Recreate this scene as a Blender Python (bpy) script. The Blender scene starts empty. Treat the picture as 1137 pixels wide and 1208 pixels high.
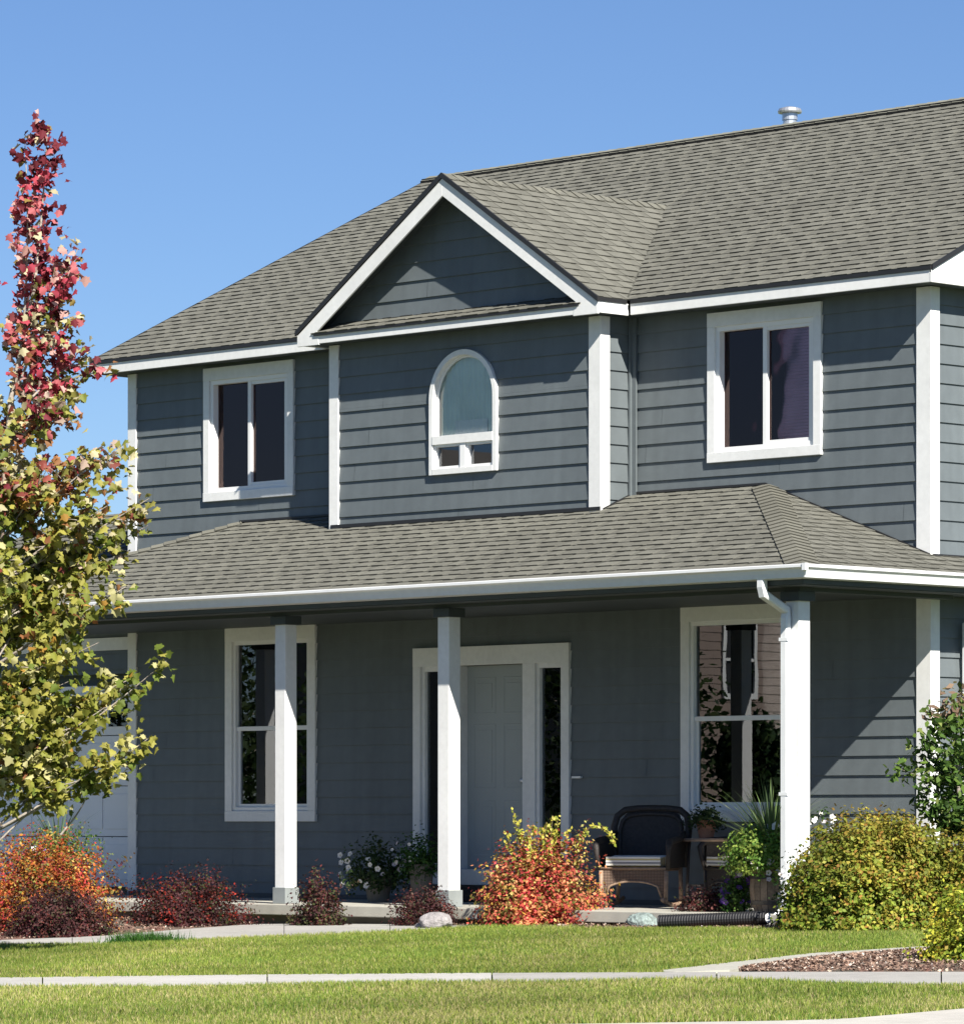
import bpy, math, random
import numpy as np
from mathutils import Vector, Matrix
R = random.Random(7)
NP = np.random.RandomState(11)
C = bpy.context.scene.collection
S = bpy.context.scene
rad = math.radians

# ---------------------------------------------------------------- camera, sky, sun, exposure
CX, CY, CZ = 25.835, -31.207, 1.0
FPX = 5232.0                                 # focal length in pixels of a 1137 px wide picture
AX = (0.70228, -0.71190)                     # camera right / forward parts of world +X
AY = (0.71190, 0.70228)                      # the same for world +Y
cd = bpy.data.cameras.new('camera'); cam = bpy.data.objects.new('camera', cd); C.objects.link(cam)
cam.location = (CX, CY, CZ)
cam.rotation_euler = Vector((AX[1], AY[1], 0)).to_track_quat('-Z', 'Y').to_euler()
cd.sensor_fit = 'HORIZONTAL'; cd.sensor_width = 36; cd.lens = FPX / 1137 * 36
cd.shift_y = (966 - 604) / 1137; cd.clip_start = .5; cd.clip_end = 4000
S.camera = cam
SUN = Vector((.719, -.291, .631)).normalized()
w = bpy.data.worlds.new('World'); S.world = w; w.use_nodes = True
nt = w.node_tree; bg = nt.nodes['Background']
sky = nt.nodes.new('ShaderNodeTexSky'); sky.sky_type = 'NISHITA'; sky.sun_disc = False
sky.sun_elevation = math.asin(SUN.z); sky.sun_rotation = math.atan2(SUN.x, SUN.y)
sky.altitude = 600; sky.air_density = 1.0; sky.dust_density = 0.0; sky.ozone_density = 4.0
tint = nt.nodes.new('ShaderNodeMix'); tint.data_type = 'RGBA'; tint.blend_type = 'MULTIPLY'
tint.inputs['Factor'].default_value = 1; tint.inputs['B'].default_value = (.70, .80, .995, 1)
nt.links.new(sky.outputs[0], tint.inputs['A']); nt.links.new(tint.outputs['Result'], bg.inputs[0])
bg.inputs[1].default_value = .05
sl = bpy.data.lights.new('sun', 'SUN'); so = bpy.data.objects.new('sun', sl); C.objects.link(so)
sl.energy = 5.0; sl.angle = rad(.5); sl.color = (1, .95, .86)
so.rotation_euler = SUN.to_track_quat('Z', 'Y').to_euler()
S.view_settings.view_transform = 'Standard'; S.view_settings.look = 'None'
S.view_settings.exposure = 1.05; S.view_settings.gamma = 1
S.render.engine = 'CYCLES'; S.cycles.diffuse_bounces = 2

# ---------------------------------------------------------------- places on the lot
R0 = (1097 - 568.5) / FPX * 40.308; D0 = 40.308
def W(r, d):                                  # lateral / forward distance -> world x, y
    a, b = r - R0, d - D0
    return (a * AX[0] + b * AX[1], a * AY[0] + b * AY[1])
def G(x, y):                                  # ground height
    x = min(max(x, -16), 9)
    return .012 * (x + 3.5) - .022 * max(0, min(-3.2 - y, 16))
def ground(px, py):
    d = 38.
    for i in range(25):
        x, y = W((px - 568.5) / FPX * d, d)
        d = .5 * d + .5 * FPX * (CZ - G(x, y)) / (py - 966)
    x, y = W((px - 568.5) / FPX * d, d)
    return Vector((x, y, G(x, y)))
def stand(px, d):
    x, y = W((px - 568.5) / FPX * d, d)
    return Vector((x, y, G(x, y)))
def spot(px, py, d):
    x, y = W((px - 568.5) / FPX * d, d)
    return Vector((x, y, CZ + (966 - py) * d / FPX))

# ---------------------------------------------------------------- materials
MATS = {}
def mat(name, col=None, rough=.6, noise=None, bump=None, attr=False, metal=0, transl=0, spec=.5):
    if name in MATS: return MATS[name]
    m = bpy.data.materials.new(name); m.use_nodes = True; n = m.node_tree.nodes; l = m.node_tree.links
    b = n['Principled BSDF']; b.inputs['Roughness'].default_value = rough
    b.inputs['Metallic'].default_value = metal; b.inputs['Specular IOR Level'].default_value = spec
    geo = n.new('ShaderNodeTexCoord')
    src = None
    if attr:
        a = n.new('ShaderNodeAttribute'); a.attribute_name = 'Col'; src = a.outputs['Color']
    else:
        c = n.new('ShaderNodeRGB'); c.outputs[0].default_value = (*col, 1); src = c.outputs[0]
    if noise:
        for sc, amt in noise:
            t = n.new('ShaderNodeTexNoise'); t.inputs['Scale'].default_value = sc; t.inputs['Detail'].default_value = 6
            l.new(geo.outputs['Object'], t.inputs['Vector'])
            mr = n.new('ShaderNodeMapRange'); mr.inputs[1].default_value = .3; mr.inputs[2].default_value = .7
            mr.inputs[3].default_value = 1 - amt; mr.inputs[4].default_value = 1 + amt
            l.new(t.outputs[0], mr.inputs[0])
            mx = n.new('ShaderNodeVectorMath'); mx.operation = 'SCALE'
            l.new(src, mx.inputs[0]); l.new(mr.outputs[0], mx.inputs['Scale']); src = mx.outputs[0]
    l.new(src, b.inputs['Base Color'])
    if bump:
        sc, st, di = bump
        t = n.new('ShaderNodeTexNoise'); t.inputs['Scale'].default_value = sc; t.inputs['Detail'].default_value = 5
        l.new(geo.outputs['Object'], t.inputs['Vector'])
        bp = n.new('ShaderNodeBump'); bp.inputs['Strength'].default_value = st; bp.inputs['Distance'].default_value = di
        l.new(t.outputs[0], bp.inputs['Height']); l.new(bp.outputs[0], b.inputs['Normal'])
    if transl:
        tr = n.new('ShaderNodeBsdfTranslucent'); l.new(src, tr.inputs[0])
        ms = n.new('ShaderNodeMixShader'); ms.inputs[0].default_value = transl
        l.new(b.outputs[0], ms.inputs[1]); l.new(tr.outputs[0], ms.inputs[2])
        l.new(ms.outputs[0], n['Material Output'].inputs[0])
    MATS[name] = m; return m
siding = mat('slate_siding', (.112, .130, .138), .55, [(1.3, .07), (9, .05)], (60, .25, .003))
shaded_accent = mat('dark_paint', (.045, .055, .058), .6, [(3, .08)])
white = mat('white_trim', (.73, .73, .715), .5, [(1.3, .07), (18, .04)], (40, .15, .002))
vinyl = mat('white_vinyl', (.78, .78, .77), .35, [(3, .02)])
_n = siding.node_tree.nodes; _l = siding.node_tree.links; _b = _n['Principled BSDF']; _src = _b.inputs['Base Color'].links[0].from_socket
_tc = _n.new('ShaderNodeTexCoord'); _mp = _n.new('ShaderNodeMapping'); _mp.inputs['Scale'].default_value = (7, 7, .45); _t = _n.new('ShaderNodeTexNoise'); _t.inputs['Scale'].default_value = 1; _t.inputs['Detail'].default_value = 7
_l.new(_tc.outputs['Object'], _mp.inputs[0]); _l.new(_mp.outputs[0], _t.inputs['Vector'])
_mr = _n.new('ShaderNodeMapRange'); _mr.inputs[1].default_value = .35; _mr.inputs[2].default_value = .65; _mr.inputs[3].default_value = .94; _mr.inputs[4].default_value = 1.06
_sc = _n.new('ShaderNodeVectorMath'); _sc.operation = 'SCALE'; _l.new(_t.outputs[0], _mr.inputs[0]); _l.new(_src, _sc.inputs[0]); _l.new(_mr.outputs[0], _sc.inputs['Scale']); _l.new(_sc.outputs[0], _b.inputs['Base Color'])
gutterm = mat('gutter_white', (.72, .73, .74), .3, [(1.2, .05), (14, .03)])
shingle = mat('shingle', attr=True, rough=.95, noise=[(.9, .07), (4, .06), (260, .32)], bump=(300, .5, .004), spec=.2)
drip = mat('drip_edge', (.016, .016, .017), .5, [(6, .1)])
concrete = mat('concrete', attr=True, rough=.9, noise=[(1.2, .09), (9, .07), (120, .09)], bump=(150, .35, .004))
foliage = mat('foliage', attr=True, rough=.6, transl=.36, spec=.25)
petal = mat('petal', attr=True, rough=.6, transl=.3)
bark = mat('bark', (.30, .26, .22), .85, [(8, .25), (40, .2)], (45, .6, .01))
stemm = mat('stem', (.10, .07, .045), .85, [(14, .25)])
soil = mat('mulch', attr=True, rough=.95, noise=[(14, .3), (70, .3)], bump=(60, .8, .02))
room = mat('room_wall', (.20, .18, .16), .9, [(2, .1)])
doorm = mat('front_door_paint', (.34, .37, .37), .5, [(2, .04)], (70, .1, .002))
black = mat('black_plastic', (.012, .012, .014), .55, [(8, .2)])
steel = mat('galvanised', (.55, .57, .6), .35, [(6, .12)], metal=.7)
glassm = bpy.data.materials.new('window_glass'); glassm.use_nodes = True
n = glassm.node_tree.nodes; l = glassm.node_tree.links
n.remove(n['Principled BSDF'])
g1 = n.new('ShaderNodeBsdfGlossy'); g1.inputs['Roughness'].default_value = 0; g1.inputs[0].default_value = (.92, .95, 1, 1)
t1 = n.new('ShaderNodeBsdfTransparent'); t1.inputs[0].default_value = (.62, .66, .66, 1)
fr = n.new('ShaderNodeFresnel'); fr.inputs[0].default_value = 1.5
ad = n.new('ShaderNodeMath'); ad.operation = 'ADD'; ad.inputs[1].default_value = .07; l.new(fr.outputs[0], ad.inputs[0])
mx = n.new('ShaderNodeMixShader'); l.new(ad.outputs[0], mx.inputs[0]); l.new(t1.outputs[0], mx.inputs[1]); l.new(g1.outputs[0], mx.inputs[2])
tc = n.new('ShaderNodeTexCoord'); tn = n.new('ShaderNodeTexNoise'); tn.inputs['Scale'].default_value = 2.6; tn.inputs['Detail'].default_value = 1
l.new(tc.outputs['Object'], tn.inputs['Vector'])
bp = n.new('ShaderNodeBump'); bp.inputs['Strength'].default_value = .006; bp.inputs['Distance'].default_value = .02
l.new(tn.outputs[0], bp.inputs['Height']); l.new(bp.outputs[0], g1.inputs['Normal'])
l.new(mx.outputs[0], n['Material Output'].inputs[0])

glassd = glassm.copy(); glassd.name = 'dull_glass'
for q in glassd.node_tree.nodes:
    if q.type == 'MATH': q.inputs[1].default_value = .02
    if q.type == 'BUMP': q.inputs['Strength'].default_value = .02
    if q.type == 'BSDF_TRANSPARENT': q.inputs[0].default_value = (.86, .76, .80, 1)
    if q.type == 'BSDF_GLOSSY': q.inputs[0].default_value = (.74, .56, .55, 1)
# ---------------------------------------------------------------- mesh builder
class MB:
    def __init__(s): s.v = []; s.f = []; s.c = []
    def poly(s, pts, col=None):
        i = len(s.v); s.v += [tuple(p) for p in pts]; s.f.append(tuple(range(i, i + len(pts)))); s.c.append(col)
    def box(s, x0, x1, y0, y1, z0, z1, col=None):
        if x0 > x1: x0, x1 = x1, x0
        if y0 > y1: y0, y1 = y1, y0
        if z0 > z1: z0, z1 = z1, z0
        i = len(s.v)
        s.v += [(x0,y0,z0),(x1,y0,z0),(x1,y1,z0),(x0,y1,z0),(x0,y0,z1),(x1,y0,z1),(x1,y1,z1),(x0,y1,z1)]
        for q in ((0,3,2,1),(4,5,6,7),(0,1,5,4),(1,2,6,5),(2,3,7,6),(3,0,4,7)):
            s.f.append(tuple(i + k for k in q)); s.c.append(col)
        return s
    def prism(s, pts, vec, col=None):         # planar outline pushed along vec
        n = len(pts); i = len(s.v); vec = Vector(vec)
        s.v += [tuple(p) for p in pts] + [tuple(Vector(p) + vec) for p in pts]
        s.f.append(tuple(i + k for k in range(n))[::-1]); s.c.append(col)
        s.f.append(tuple(i + n + k for k in range(n))); s.c.append(col)
        for k in range(n):
            j = (k + 1) % n; s.f.append((i + k, i + j, i + n + j, i + n + k)); s.c.append(col)
        return s
    def bar(s, a, b, wd, th, up=(0, 0, 1), col=None):  # rectangular bar a->b
        a, b = Vector(a), Vector(b); d = (b - a).normalized(); u = Vector(up)
        sd = d.cross(u).normalized(); u = sd.cross(d)
        s.prism([a + sd*wd/2 + u*th/2, a - sd*wd/2 + u*th/2, a - sd*wd/2 - u*th/2, a + sd*wd/2 - u*th/2], b - a, col); return s
    def tube(s, pts, r, n=8, col=None, caps=True):
        pts = [Vector(p) for p in pts]; rs = r if isinstance(r, (list, tuple)) else [r] * len(pts)
        rings = []; ref = Vector((0, 0, 1))
        for k, p in enumerate(pts):
            d = (pts[min(k + 1, len(pts) - 1)] - pts[max(k - 1, 0)]).normalized()
            if abs(d.dot(ref)) > .97: ref = Vector((1, 0, 0)) if abs(d.x) < .9 else Vector((0, 1, 0))
            a = d.cross(ref).normalized(); b = a.cross(d); ref = b
            i = len(s.v)
            for q in range(n):
                t = 2 * math.pi * q / n; s.v.append(tuple(p + (a * math.cos(t) + b * math.sin(t)) * rs[k]))
            rings.append(i)
        for k in range(len(rings) - 1):
            for q in range(n):
                j = (q + 1) % n; s.f.append((rings[k] + q, rings[k + 1] + q, rings[k + 1] + j, rings[k] + j)); s.c.append(col)
        if caps:
            s.f.append(tuple(rings[0] + q for q in range(n))); s.c.append(col)
            s.f.append(tuple(rings[-1] + q for q in range(n))[::-1]); s.c.append(col)
        return s
    def lathe(s, prof, c=(0, 0, 0), n=20, col=None):
        i = len(s.v)
        for r, z in prof:
            for q in range(n):
                t = 2 * math.pi * q / n; s.v.append((c[0] + r * math.cos(t), c[1] + r * math.sin(t), c[2] + z))
        for k in range(len(prof) - 1):
            for q in range(n):
                j = (q + 1) % n; s.f.append((i + k*n + q, i + k*n + j, i + (k+1)*n + j, i + (k+1)*n + q)); s.c.append(col)
        return s
    def cut(s):
        s.cuts = getattr(s, 'cuts', []) + [(len(s.v), len(s.f))]; return s
    def build_each(s, name, m, parent=None, **k):
        cs = [(0, 0)] + getattr(s, 'cuts', []) + [(len(s.v), len(s.f))]; out = []
        for (va, fa), (vb, fb) in zip(cs, cs[1:]):
            if fb == fa: continue
            q = MB(); q.v = s.v[va:vb]; q.f = [tuple(i - va for i in f) for f in s.f[fa:fb]]; q.c = s.c[fa:fb]; out.append(q.build(name, m, parent, **k))
        return out
    def build(s, name, m, parent=None, org=(0, 0, 0), smooth=False, bevel=0):
        me = bpy.data.meshes.new(name)
        o3 = Vector(org)
        me.from_pydata([tuple(Vector(v) - o3) for v in s.v], [], s.f)
        if any(c is not None for c in s.c):
            at = me.color_attributes.new('Col', 'FLOAT_COLOR', 'CORNER')
            arr = []
            for c, f in zip(s.c, s.f):
                c = c or (.5, .5, .5); arr += [c[0], c[1], c[2], 1] * len(f)
            at.data.foreach_set('color', arr)
        me.materials.append(m)
        if smooth: me.polygons.foreach_set('use_smooth', [True] * len(me.polygons))
        me.validate(); me.update()
        o = bpy.data.objects.new(name, me); C.objects.link(o)
        if parent: o.parent = parent
        if bevel:
            bv = o.modifiers.new('bevel', 'BEVEL'); bv.width = bevel; bv.segments = 2; bv.limit_method = 'ANGLE'
        return o
def empty(name, loc, label=None, cat=None, group=None, rz=0):
    o = bpy.data.objects.new(name, None); C.objects.link(o); o.location = loc; o.rotation_euler = (0, 0, rz)
    o.empty_display_size = .1
    if label: tag(o, label, cat, group)
    return o
def tag(o, label, cat, group=None):
    o['label'] = label; o['category'] = cat
    if group: o['group'] = group
    return o
def struct(o): o['kind'] = 'structure'; return o
def stuff(o, label=None, cat=None):
    o['kind'] = 'stuff'
    if label: o['label'] = label; o['category'] = cat
    return o

# ---------------------------------------------------------------- leaves
RH = np.array([(0, -.5), (.5, -.05), (.12, .5), (-.12, .5), (-.5, -.05)])
DIA = np.array([(0, -.5), (.5, 0), (0, .5), (-.5, 0)])
MAP = np.array([(0, -.40), (.16, -.30), (.36, -.34), (.34, -.12), (.56, .10), (.30, .16), (.20, .38), (0, .60), (-.20, .38), (-.30, .16), (-.56, .10), (-.34, -.12), (-.36, -.34), (-.16, -.30)])
MAPF = [[0, 1, 2, 3, 4, 5, 6, 7], [7, 8, 9, 10, 11, 12, 13, 0]]
BLD = np.array([(-.5, 0), (.5, 0), (0, 1.)])
def leafmesh(name, cen, nor, siz, col, m, parent=None, org=(0, 0, 0), shape=DIA, aspect=.6, axis=None, curl=0., faces=None):
    cen = np.asarray(cen, float) - np.asarray(org, float); N = len(cen); faces_ = faces
    nor = np.asarray(nor, float); nor /= np.linalg.norm(nor, axis=1)[:, None] + 1e-9
    if axis is None: axis = NP.normal(size=(N, 3))
    ax = axis - (axis * nor).sum(1)[:, None] * nor; ax /= np.linalg.norm(ax, axis=1)[:, None] + 1e-9
    sx = np.cross(ax, nor); k = len(shape)
    siz = np.asarray(siz, float).reshape(-1, 1)
    V = np.empty((N, k, 3))
    for i, (a, b) in enumerate(shape):
        V[:, i] = cen + sx * (a * aspect * siz) + ax * (b * siz) - nor * (siz * curl * ((abs(a) + abs(b)) if len(faces_ or [1]) == 1 else abs(a) * 1.6))
    me = bpy.data.meshes.new(name); me.vertices.add(N * k); me.vertices.foreach_set('co', V.ravel())
    faces = faces or [list(range(k))]
    pat = np.array([i for f in faces for i in f], dtype=np.int32); L = len(pat)
    vi = (pat[None, :] + (np.arange(N, dtype=np.int32) * k)[:, None]).ravel()
    me.loops.add(N * L); me.loops.foreach_set('vertex_index', vi)
    st_ = np.cumsum([0] + [len(f) for f in faces[:-1]]); ls = (st_[None, :] + (np.arange(N) * L)[:, None]).ravel().astype(np.int32)
    me.polygons.add(N * len(faces)); me.polygons.foreach_set('loop_start', ls)
    me.update(calc_edges=True)
    at = me.color_attributes.new('Col', 'FLOAT_COLOR', 'POINT')
    cc = np.ones((N, k, 4)); cc[:, :, :3] = np.asarray(col)[:, None, :]
    at.data.foreach_set('color', cc.ravel())
    me.materials.append(m); me.update()
    o = bpy.data.objects.new(name, me); C.objects.link(o)
    if parent: o.parent = parent
    return o
def pick(pal, n, rng=NP):
    ws = np.array([p[1] for p in pal], float); ws /= ws.sum()
    i = rng.choice(len(pal), n, p=ws); return np.array([p[0] for p in pal])[i]

# ================================================================= HOUSE
house = empty('house', (0, 0, 0), 'two storey slate grey lap sided house with white trim, front gable and covered porch', 'house')
Z = 1.0                                         # height of the lens above the datum
XL = -11.23; BX0, BX1, BY = -7.526, -3.739, -.432
EZ = 5.98                                       # main eave, top of roof edge
EX = .178 + .0005

def siding_wall(mb, org, U, N, bounds, z0, z1, holes=(), arch=None):
    """lap boards; org point, U direction along wall, N outward, bounds(z)->(u0,u1)"""
    org, U, N = Vector(org), Vector(U), Vector(N)
    ph = 4.971 % EX; k = math.floor((z0 - ph) / EX)
    while ph + k * EX < z1:
        b = ph + k * EX; t = b + EX; k += 1
        cuts = sorted({max(b, z0), min(t, z1)} | {z for h in holes for z in (h[2], h[3]) if max(b, z0) < z < min(t, z1)})
        if arch and t > arch[2] and b < arch[2] + arch[1]:
            cuts = sorted(set(cuts) | {b + EX * i / 6 for i in range(1, 6)})
        cuts = [c for c in cuts if z0 <= c <= z1]
        for a, c in zip(cuts, cuts[1:]):
            if c - a < .002: continue
            mid = (a + c) / 2
            o = lambda z: .0215 - .0165 * (z - b) / EX
            hs = [(h[0], h[1]) for h in holes if h[2] < mid < h[3]]
            if arch and arch[2] < mid < arch[2] + arch[1]:
                hw = math.sqrt(max(0, arch[1] ** 2 - (mid - arch[2]) ** 2)); hs.append((arch[0] - hw, arch[0] + hw))
            la, ra = bounds(a); lc, rc = bounds(c)
            segs = []; cur = None
            for h0, h1 in sorted(hs):
                segs.append((cur, h0)); cur = h1
            segs.append((cur, None))
            for s0, s1 in segs:
                a0 = la if s0 is None else s0; c0 = lc if s0 is None else s0
                a1 = ra if s1 is None else s1; c1 = rc if s1 is None else s1
                if a1 - a0 < .002 and c1 - c0 < .002: continue
                P = lambda u, z, of: org + U * u + N * of + Vector((0, 0, z))
                jn = -30 + (k * 1.937 % 3.66)
                while jn < min(a1, c1) - .3:
                    if jn > max(a0, c0) + .3:
                        mb.poly([P(a0, a, o(a)), P(jn - .0018, a, o(a)), P(jn - .0018, c, o(c)), P(c0, c, o(c))])
                        mb.poly([P(a0, a, -.02), P(jn, a, -.02), P(jn, a, o(a)), P(a0, a, o(a))])
                        mb.poly([P(jn - .01, a, o(a) - .006), P(jn + .01, a, o(a) - .006), P(jn + .01, c, o(c) - .006), P(jn - .01, c, o(c) - .006)])
                        a0 = c0 = jn + .0018
                    jn += 3.66
                mb.poly([P(a0, a, o(a)), P(a1, a, o(a)), P(c1, c, o(c)), P(c0, c, o(c))])
                if abs(a - b) < 1e-4 or s0 is not None or True:
                    mb.poly([P(a0, a, -.02), P(a1, a, -.02), P(a1, a, o(a)), P(a0, a, o(a))])
def const(u0, u1): return lambda z: (u0, u1)

# ---- openings (u measured as world x)
UW = [(-10.0, -8.57), (-2.71, -1.28)]; UZ = (4.385, 5.81)
LW = [(-9.65, -8.23), (-3.055, -1.635)]; LZ = (.97, 3.03)
DOOR = (-6.755, -4.54, .18, 2.73)
sh = .05
holes = [(a + sh, b - sh, UZ[0] + sh, UZ[1] - sh) for a, b in UW] + [(a + sh, b - sh, LZ[0] + sh, LZ[1] - sh) for a, b in LW]
holes.append((DOOR[0] + sh, DOOR[1] - sh, -.1, DOOR[3] - sh))
mb = MB()
siding_wall(mb, (0, 0, 0), (1, 0, 0), (0, -1, 0), const(XL, 0), .14, 5.9, holes)
mb.build('front_wall', siding, house)
mb = MB()
SW = [(.50, 1.80, 4.385, 5.81), (.50, 1.80, .97, 3.03)]
siding_wall(mb, (0, 0, 0), (0, 1, 0), (1, 0, 0), lambda z: (0 if z < 5.9 else max(0, (z - 5.95) * 2.045 - .1), 9.6 if z < 5.9 else 9.6 - max(0, (z - 5.95) * 2.045)), .0, 8.2,
            [(a + sh, b - sh, c + sh, d - sh) for a, b, c, d in SW])
mb.build('side_wall', siding, house)
mb = MB(); mb.box(XL, 0, 9.55, 9.6, 0, 5.9); mb.box(XL, XL + .05, 0, 9.55, 0, 5.9)
mb.poly([(XL, -.05, 5.9), (XL, 9.68, 5.9), (XL, 4.81, 8.25)])
mb.build('back_wall', siding, house)
# bay
RB = -5.592; RAD = .475; SPR = 5.18; AZ0 = 4.43
mb = MB()
siding_wall(mb, (0, BY, 0), (1, 0, 0), (0, -1, 0), const(BX0, BX1), 3.6, 5.95, [(RB - RAD + .03, RB + RAD - .03, AZ0 + .03, SPR)], (RB, RAD - .03, SPR))
siding_wall(mb, (BX1, 0, 0), (0, 1, 0), (1, 0, 0), const(BY, 0), 3.6, 5.95)
siding_wall(mb, (BX0, 0, 0), (0, -1, 0), (-1, 0, 0), const(0, -BY), 3.6, 5.95)
gk = .652; GR = EZ + gk * 2.13; GC = -5.6325
siding_wall(mb, (0, BY, 0), (1, 0, 0), (0, -1, 0), lambda z: (GC - max(0, (GR - .06 - z) / gk), GC + max(0, (GR - .06 - z) / gk)), 6.0, GR - .07)
mb.build('bay_wall', siding, house)
# interior liner so no light leaks through the shell
mb = MB()
def liner(x0, x1, z0, z1, y0=.03, dp=1.6):
    mb.poly([(x0, y0, z0), (x1, y0, z0), (x1, dp, z0), (x0, dp, z0)]); mb.poly([(x0, y0, z1), (x1, y0, z1), (x1, dp, z1), (x0, dp, z1)])
    mb.poly([(x0, y0, z0), (x0, dp, z0), (x0, dp, z1), (x0, y0, z1)]); mb.poly([(x1, y0, z0), (x1, dp, z0), (x1, dp, z1), (x1, y0, z1)])
    mb.poly([(x0, dp, z0), (x1, dp, z0), (x1, dp, z1), (x0, dp, z1)])
liner(-11.0, -7.6, 3.5, 5.86); liner(-3.6, -.2, 3.5, 5.86, dp=2.4); liner(-11.0, -7.6, .2, 3.2); liner(-3.9, -.2, .2, 3.2, dp=2.8); liner(-7.4, -4.0, .2, 3.2)
liner(-7.4, -3.85, 4.0, 5.9, BY + .03, 1.5)
mb.build('room_shell', room, house)

# corner boards
def corner(name_x, y, z0, z1, face=(1, 1), wd=.14, sy=None):
    m = MB(); p = .032
    m.box(name_x - (wd if face[0] > 0 else 0), name_x + p, y - p, y, z0, z1) if face[0] > 0 else m.box(name_x - p, name_x + wd * .75, y - p, y, z0, z1)
    if face[0] > 0: m.box(name_x, name_x + p, y, y + .1, z0, z1)
    else: m.box(name_x - p, name_x, y, y + .1, z0, z1)
    return m.build('corner_board', white, house, bevel=.004)
corner(0, 0, .1, 5.84); corner(XL, 0, .12, 5.84, (-1, 1)); corner(BX1, BY, 3.9, 5.84, wd=.13); corner(BX0, BY, 3.9, 5.84, (-1, 1), .14)
m = MB(); m.box(BX1 + .0245, BX1 + .05, -.07, -.0245, 3.9, 5.9); m.box(BX1 + .05, BX1 + .10, -.045, -.0246, 3.9, 5.9); m.build('inside_corner_trim', siding, house)
m = MB(); m.box(XL - .02, -6.80, -.034, -.0245, .165, .215); m.cut(); m.box(-4.5, .0, -.034, -.0245, .165, .215); m.build_each('base_trim', shaded_accent, house)

# ---- roofs
def shingles(mb, org, U, V, poly, hint=0, tone=(.142, .140, .119)):
    """poly: convex (u,v) outline; v runs up the slope"""
    org, U, V = Vector(org), Vector(U).normalized(), Vector(V).normalized(); N = U.cross(V)
    if N.z < 0: N = -N
    def bnd(v):
        us = []
        for (a, b), (c, d) in zip(poly, poly[1:] + poly[:1]):
            if (b - v) * (d - v) <= 0 and abs(b - d) > 1e-9: us.append(a + (c - a) * (v - b) / (d - b))
            elif abs(b - d) < 1e-9 and abs(b - v) < 1e-6: us += [a, c]
        return (min(us), max(us)) if us else None
    v0 = min(p[1] for p in poly); v1 = max(p[1] for p in poly); e = .143; k = 0
    P = lambda u, v, h: org + U * u + V * v + N * h
    rg = random.Random(hash(hint) % 1000 + 5)
    while v0 + k * e < v1 - .004:
        a = v0 + k * e; b = min(a + e, v1); k += 1
        A = bnd(a + 1e-5); B = bnd(b - 1e-5)
        if not A or not B: continue
        ct = rg.uniform(.97, 1.03)
        f = rg.uniform(.80, .88) * ct; col = tuple(t * f for t in tone)
        h0 = .010; h1 = .002
        L = lambda v: h0 + (h1 - h0) * (v - a) / e
        # base course, cut in random lengths so tone varies
        mb.poly([P(A[0], a, h0), P(A[1], a, h0), P(B[1], b, h1), P(B[0], b, h1)], col)
        mb.poly([P(A[0], a, -.004), P(A[1], a, -.004), P(A[1], a, h0), P(A[0], a, h0)], tuple(c * .55 for c in col))
        lo = max(A[0], B[0]); hi = min(A[1], B[1])
        u = lo - rg.uniform(0, .25)
        t0 = .0062
        while u < hi:
            wl = rg.uniform(.10, .26)
            x0 = max(u, lo); x1 = min(u + wl, hi)
            if x1 - x0 > .02:
                f = rg.uniform(.93, 1.08) * ct; c1 = tuple(t * f for t in tone)
                if rg.random() < .08: c1 = tuple(c * .88 for c in c1)
                mb.poly([P(x0, a - .004, h0 + t0), P(x1, a - .004, h0 + t0), P(x1, b, h1 + t0 * .4), P(x0, b, h1 + t0 * .4)], c1)
                mb.poly([P(x0, a - .004, h0 - .012), P(x1, a - .004, h0 - .012), P(x1, a - .004, h0 + t0), P(x0, a - .004, h0 + t0)], tuple(c * .42 for c in c1))
                mb.poly([P(x0, a, h0), P(x0, a, h0 + t0), P(x0, b, h1 + t0 * .4), P(x0, b, h1)], c1)
                mb.poly([P(x1, a, h0), P(x1, a, h0 + t0), P(x1, b, h1 + t0 * .4), P(x1, b, h1)], c1)
            u += wl + rg.uniform(.04, .16)
def cap(mb, A, B, N1, N2, D1, D2, wd=.14, lift=.02, e=.14, tone=(.148, .145, .120)):
    """lapped cap pieces from A (low) to B (high); D1, D2 directions down each slope across the line"""
    A, B = Vector(A), Vector(B); L = (B - A).length; d = (B - A) / L; k = 0
    N1, N2, D1, D2 = map(lambda q: Vector(q).normalized(), (N1, N2, D1, D2)); up = (N1 + N2).normalized()
    while k * e < L:
        f = R.uniform(.85, 1.12); c = tuple(t * f for t in tone)
        a = A + d * (k * e) ; b = A + d * min(L, k * e + e + .02); k += 1
        ha, hb = lift + .008, lift - .004
        mb.poly([a + up*ha, b + up*hb, b + D1*wd + N1*hb, a + D1*wd + N1*ha], c)
        mb.poly([a + up*ha, b + up*hb, b + D2*wd + N2*hb, a + D2*wd + N2*ha], c)
        c2 = tuple(q * .35 for q in c)
        mb.poly([a + up*ha, a + D1*wd + N1*ha, a + D1*wd, a], c2); mb.poly([a + up*ha, a + D2*wd + N2*ha, a + D2*wd, a], c2)
        mb.poly([a + D1*wd + N1*ha, b + D1*wd + N1*hb, b + D1*wd, a + D1*wd], c2); mb.poly([a + D2*wd + N2*ha, b + D2*wd + N2*hb, b + D2*wd, a + D2*wd], c2)
RXL, RXR = -11.56, .27; RYR = 4.83; EY = -.31; RZ = EZ + 0.489 * (RYR - EY); q5 = math.hypot(1, .489)
mb = MB()
sl_ = (RYR - EY) * q5
shingles(mb, (0, EY, EZ), (1, 0, 0), (0, 1, .489), [(RXL, 0), (RXR, 0), (RXR, sl_), (RXL, sl_)], 'main')
mb.poly([(RXL, RYR, RZ), (RXR, RYR, RZ), (RXR, 9.97, EZ), (RXL, 9.97, EZ)], (.18, .18, .145))
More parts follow.
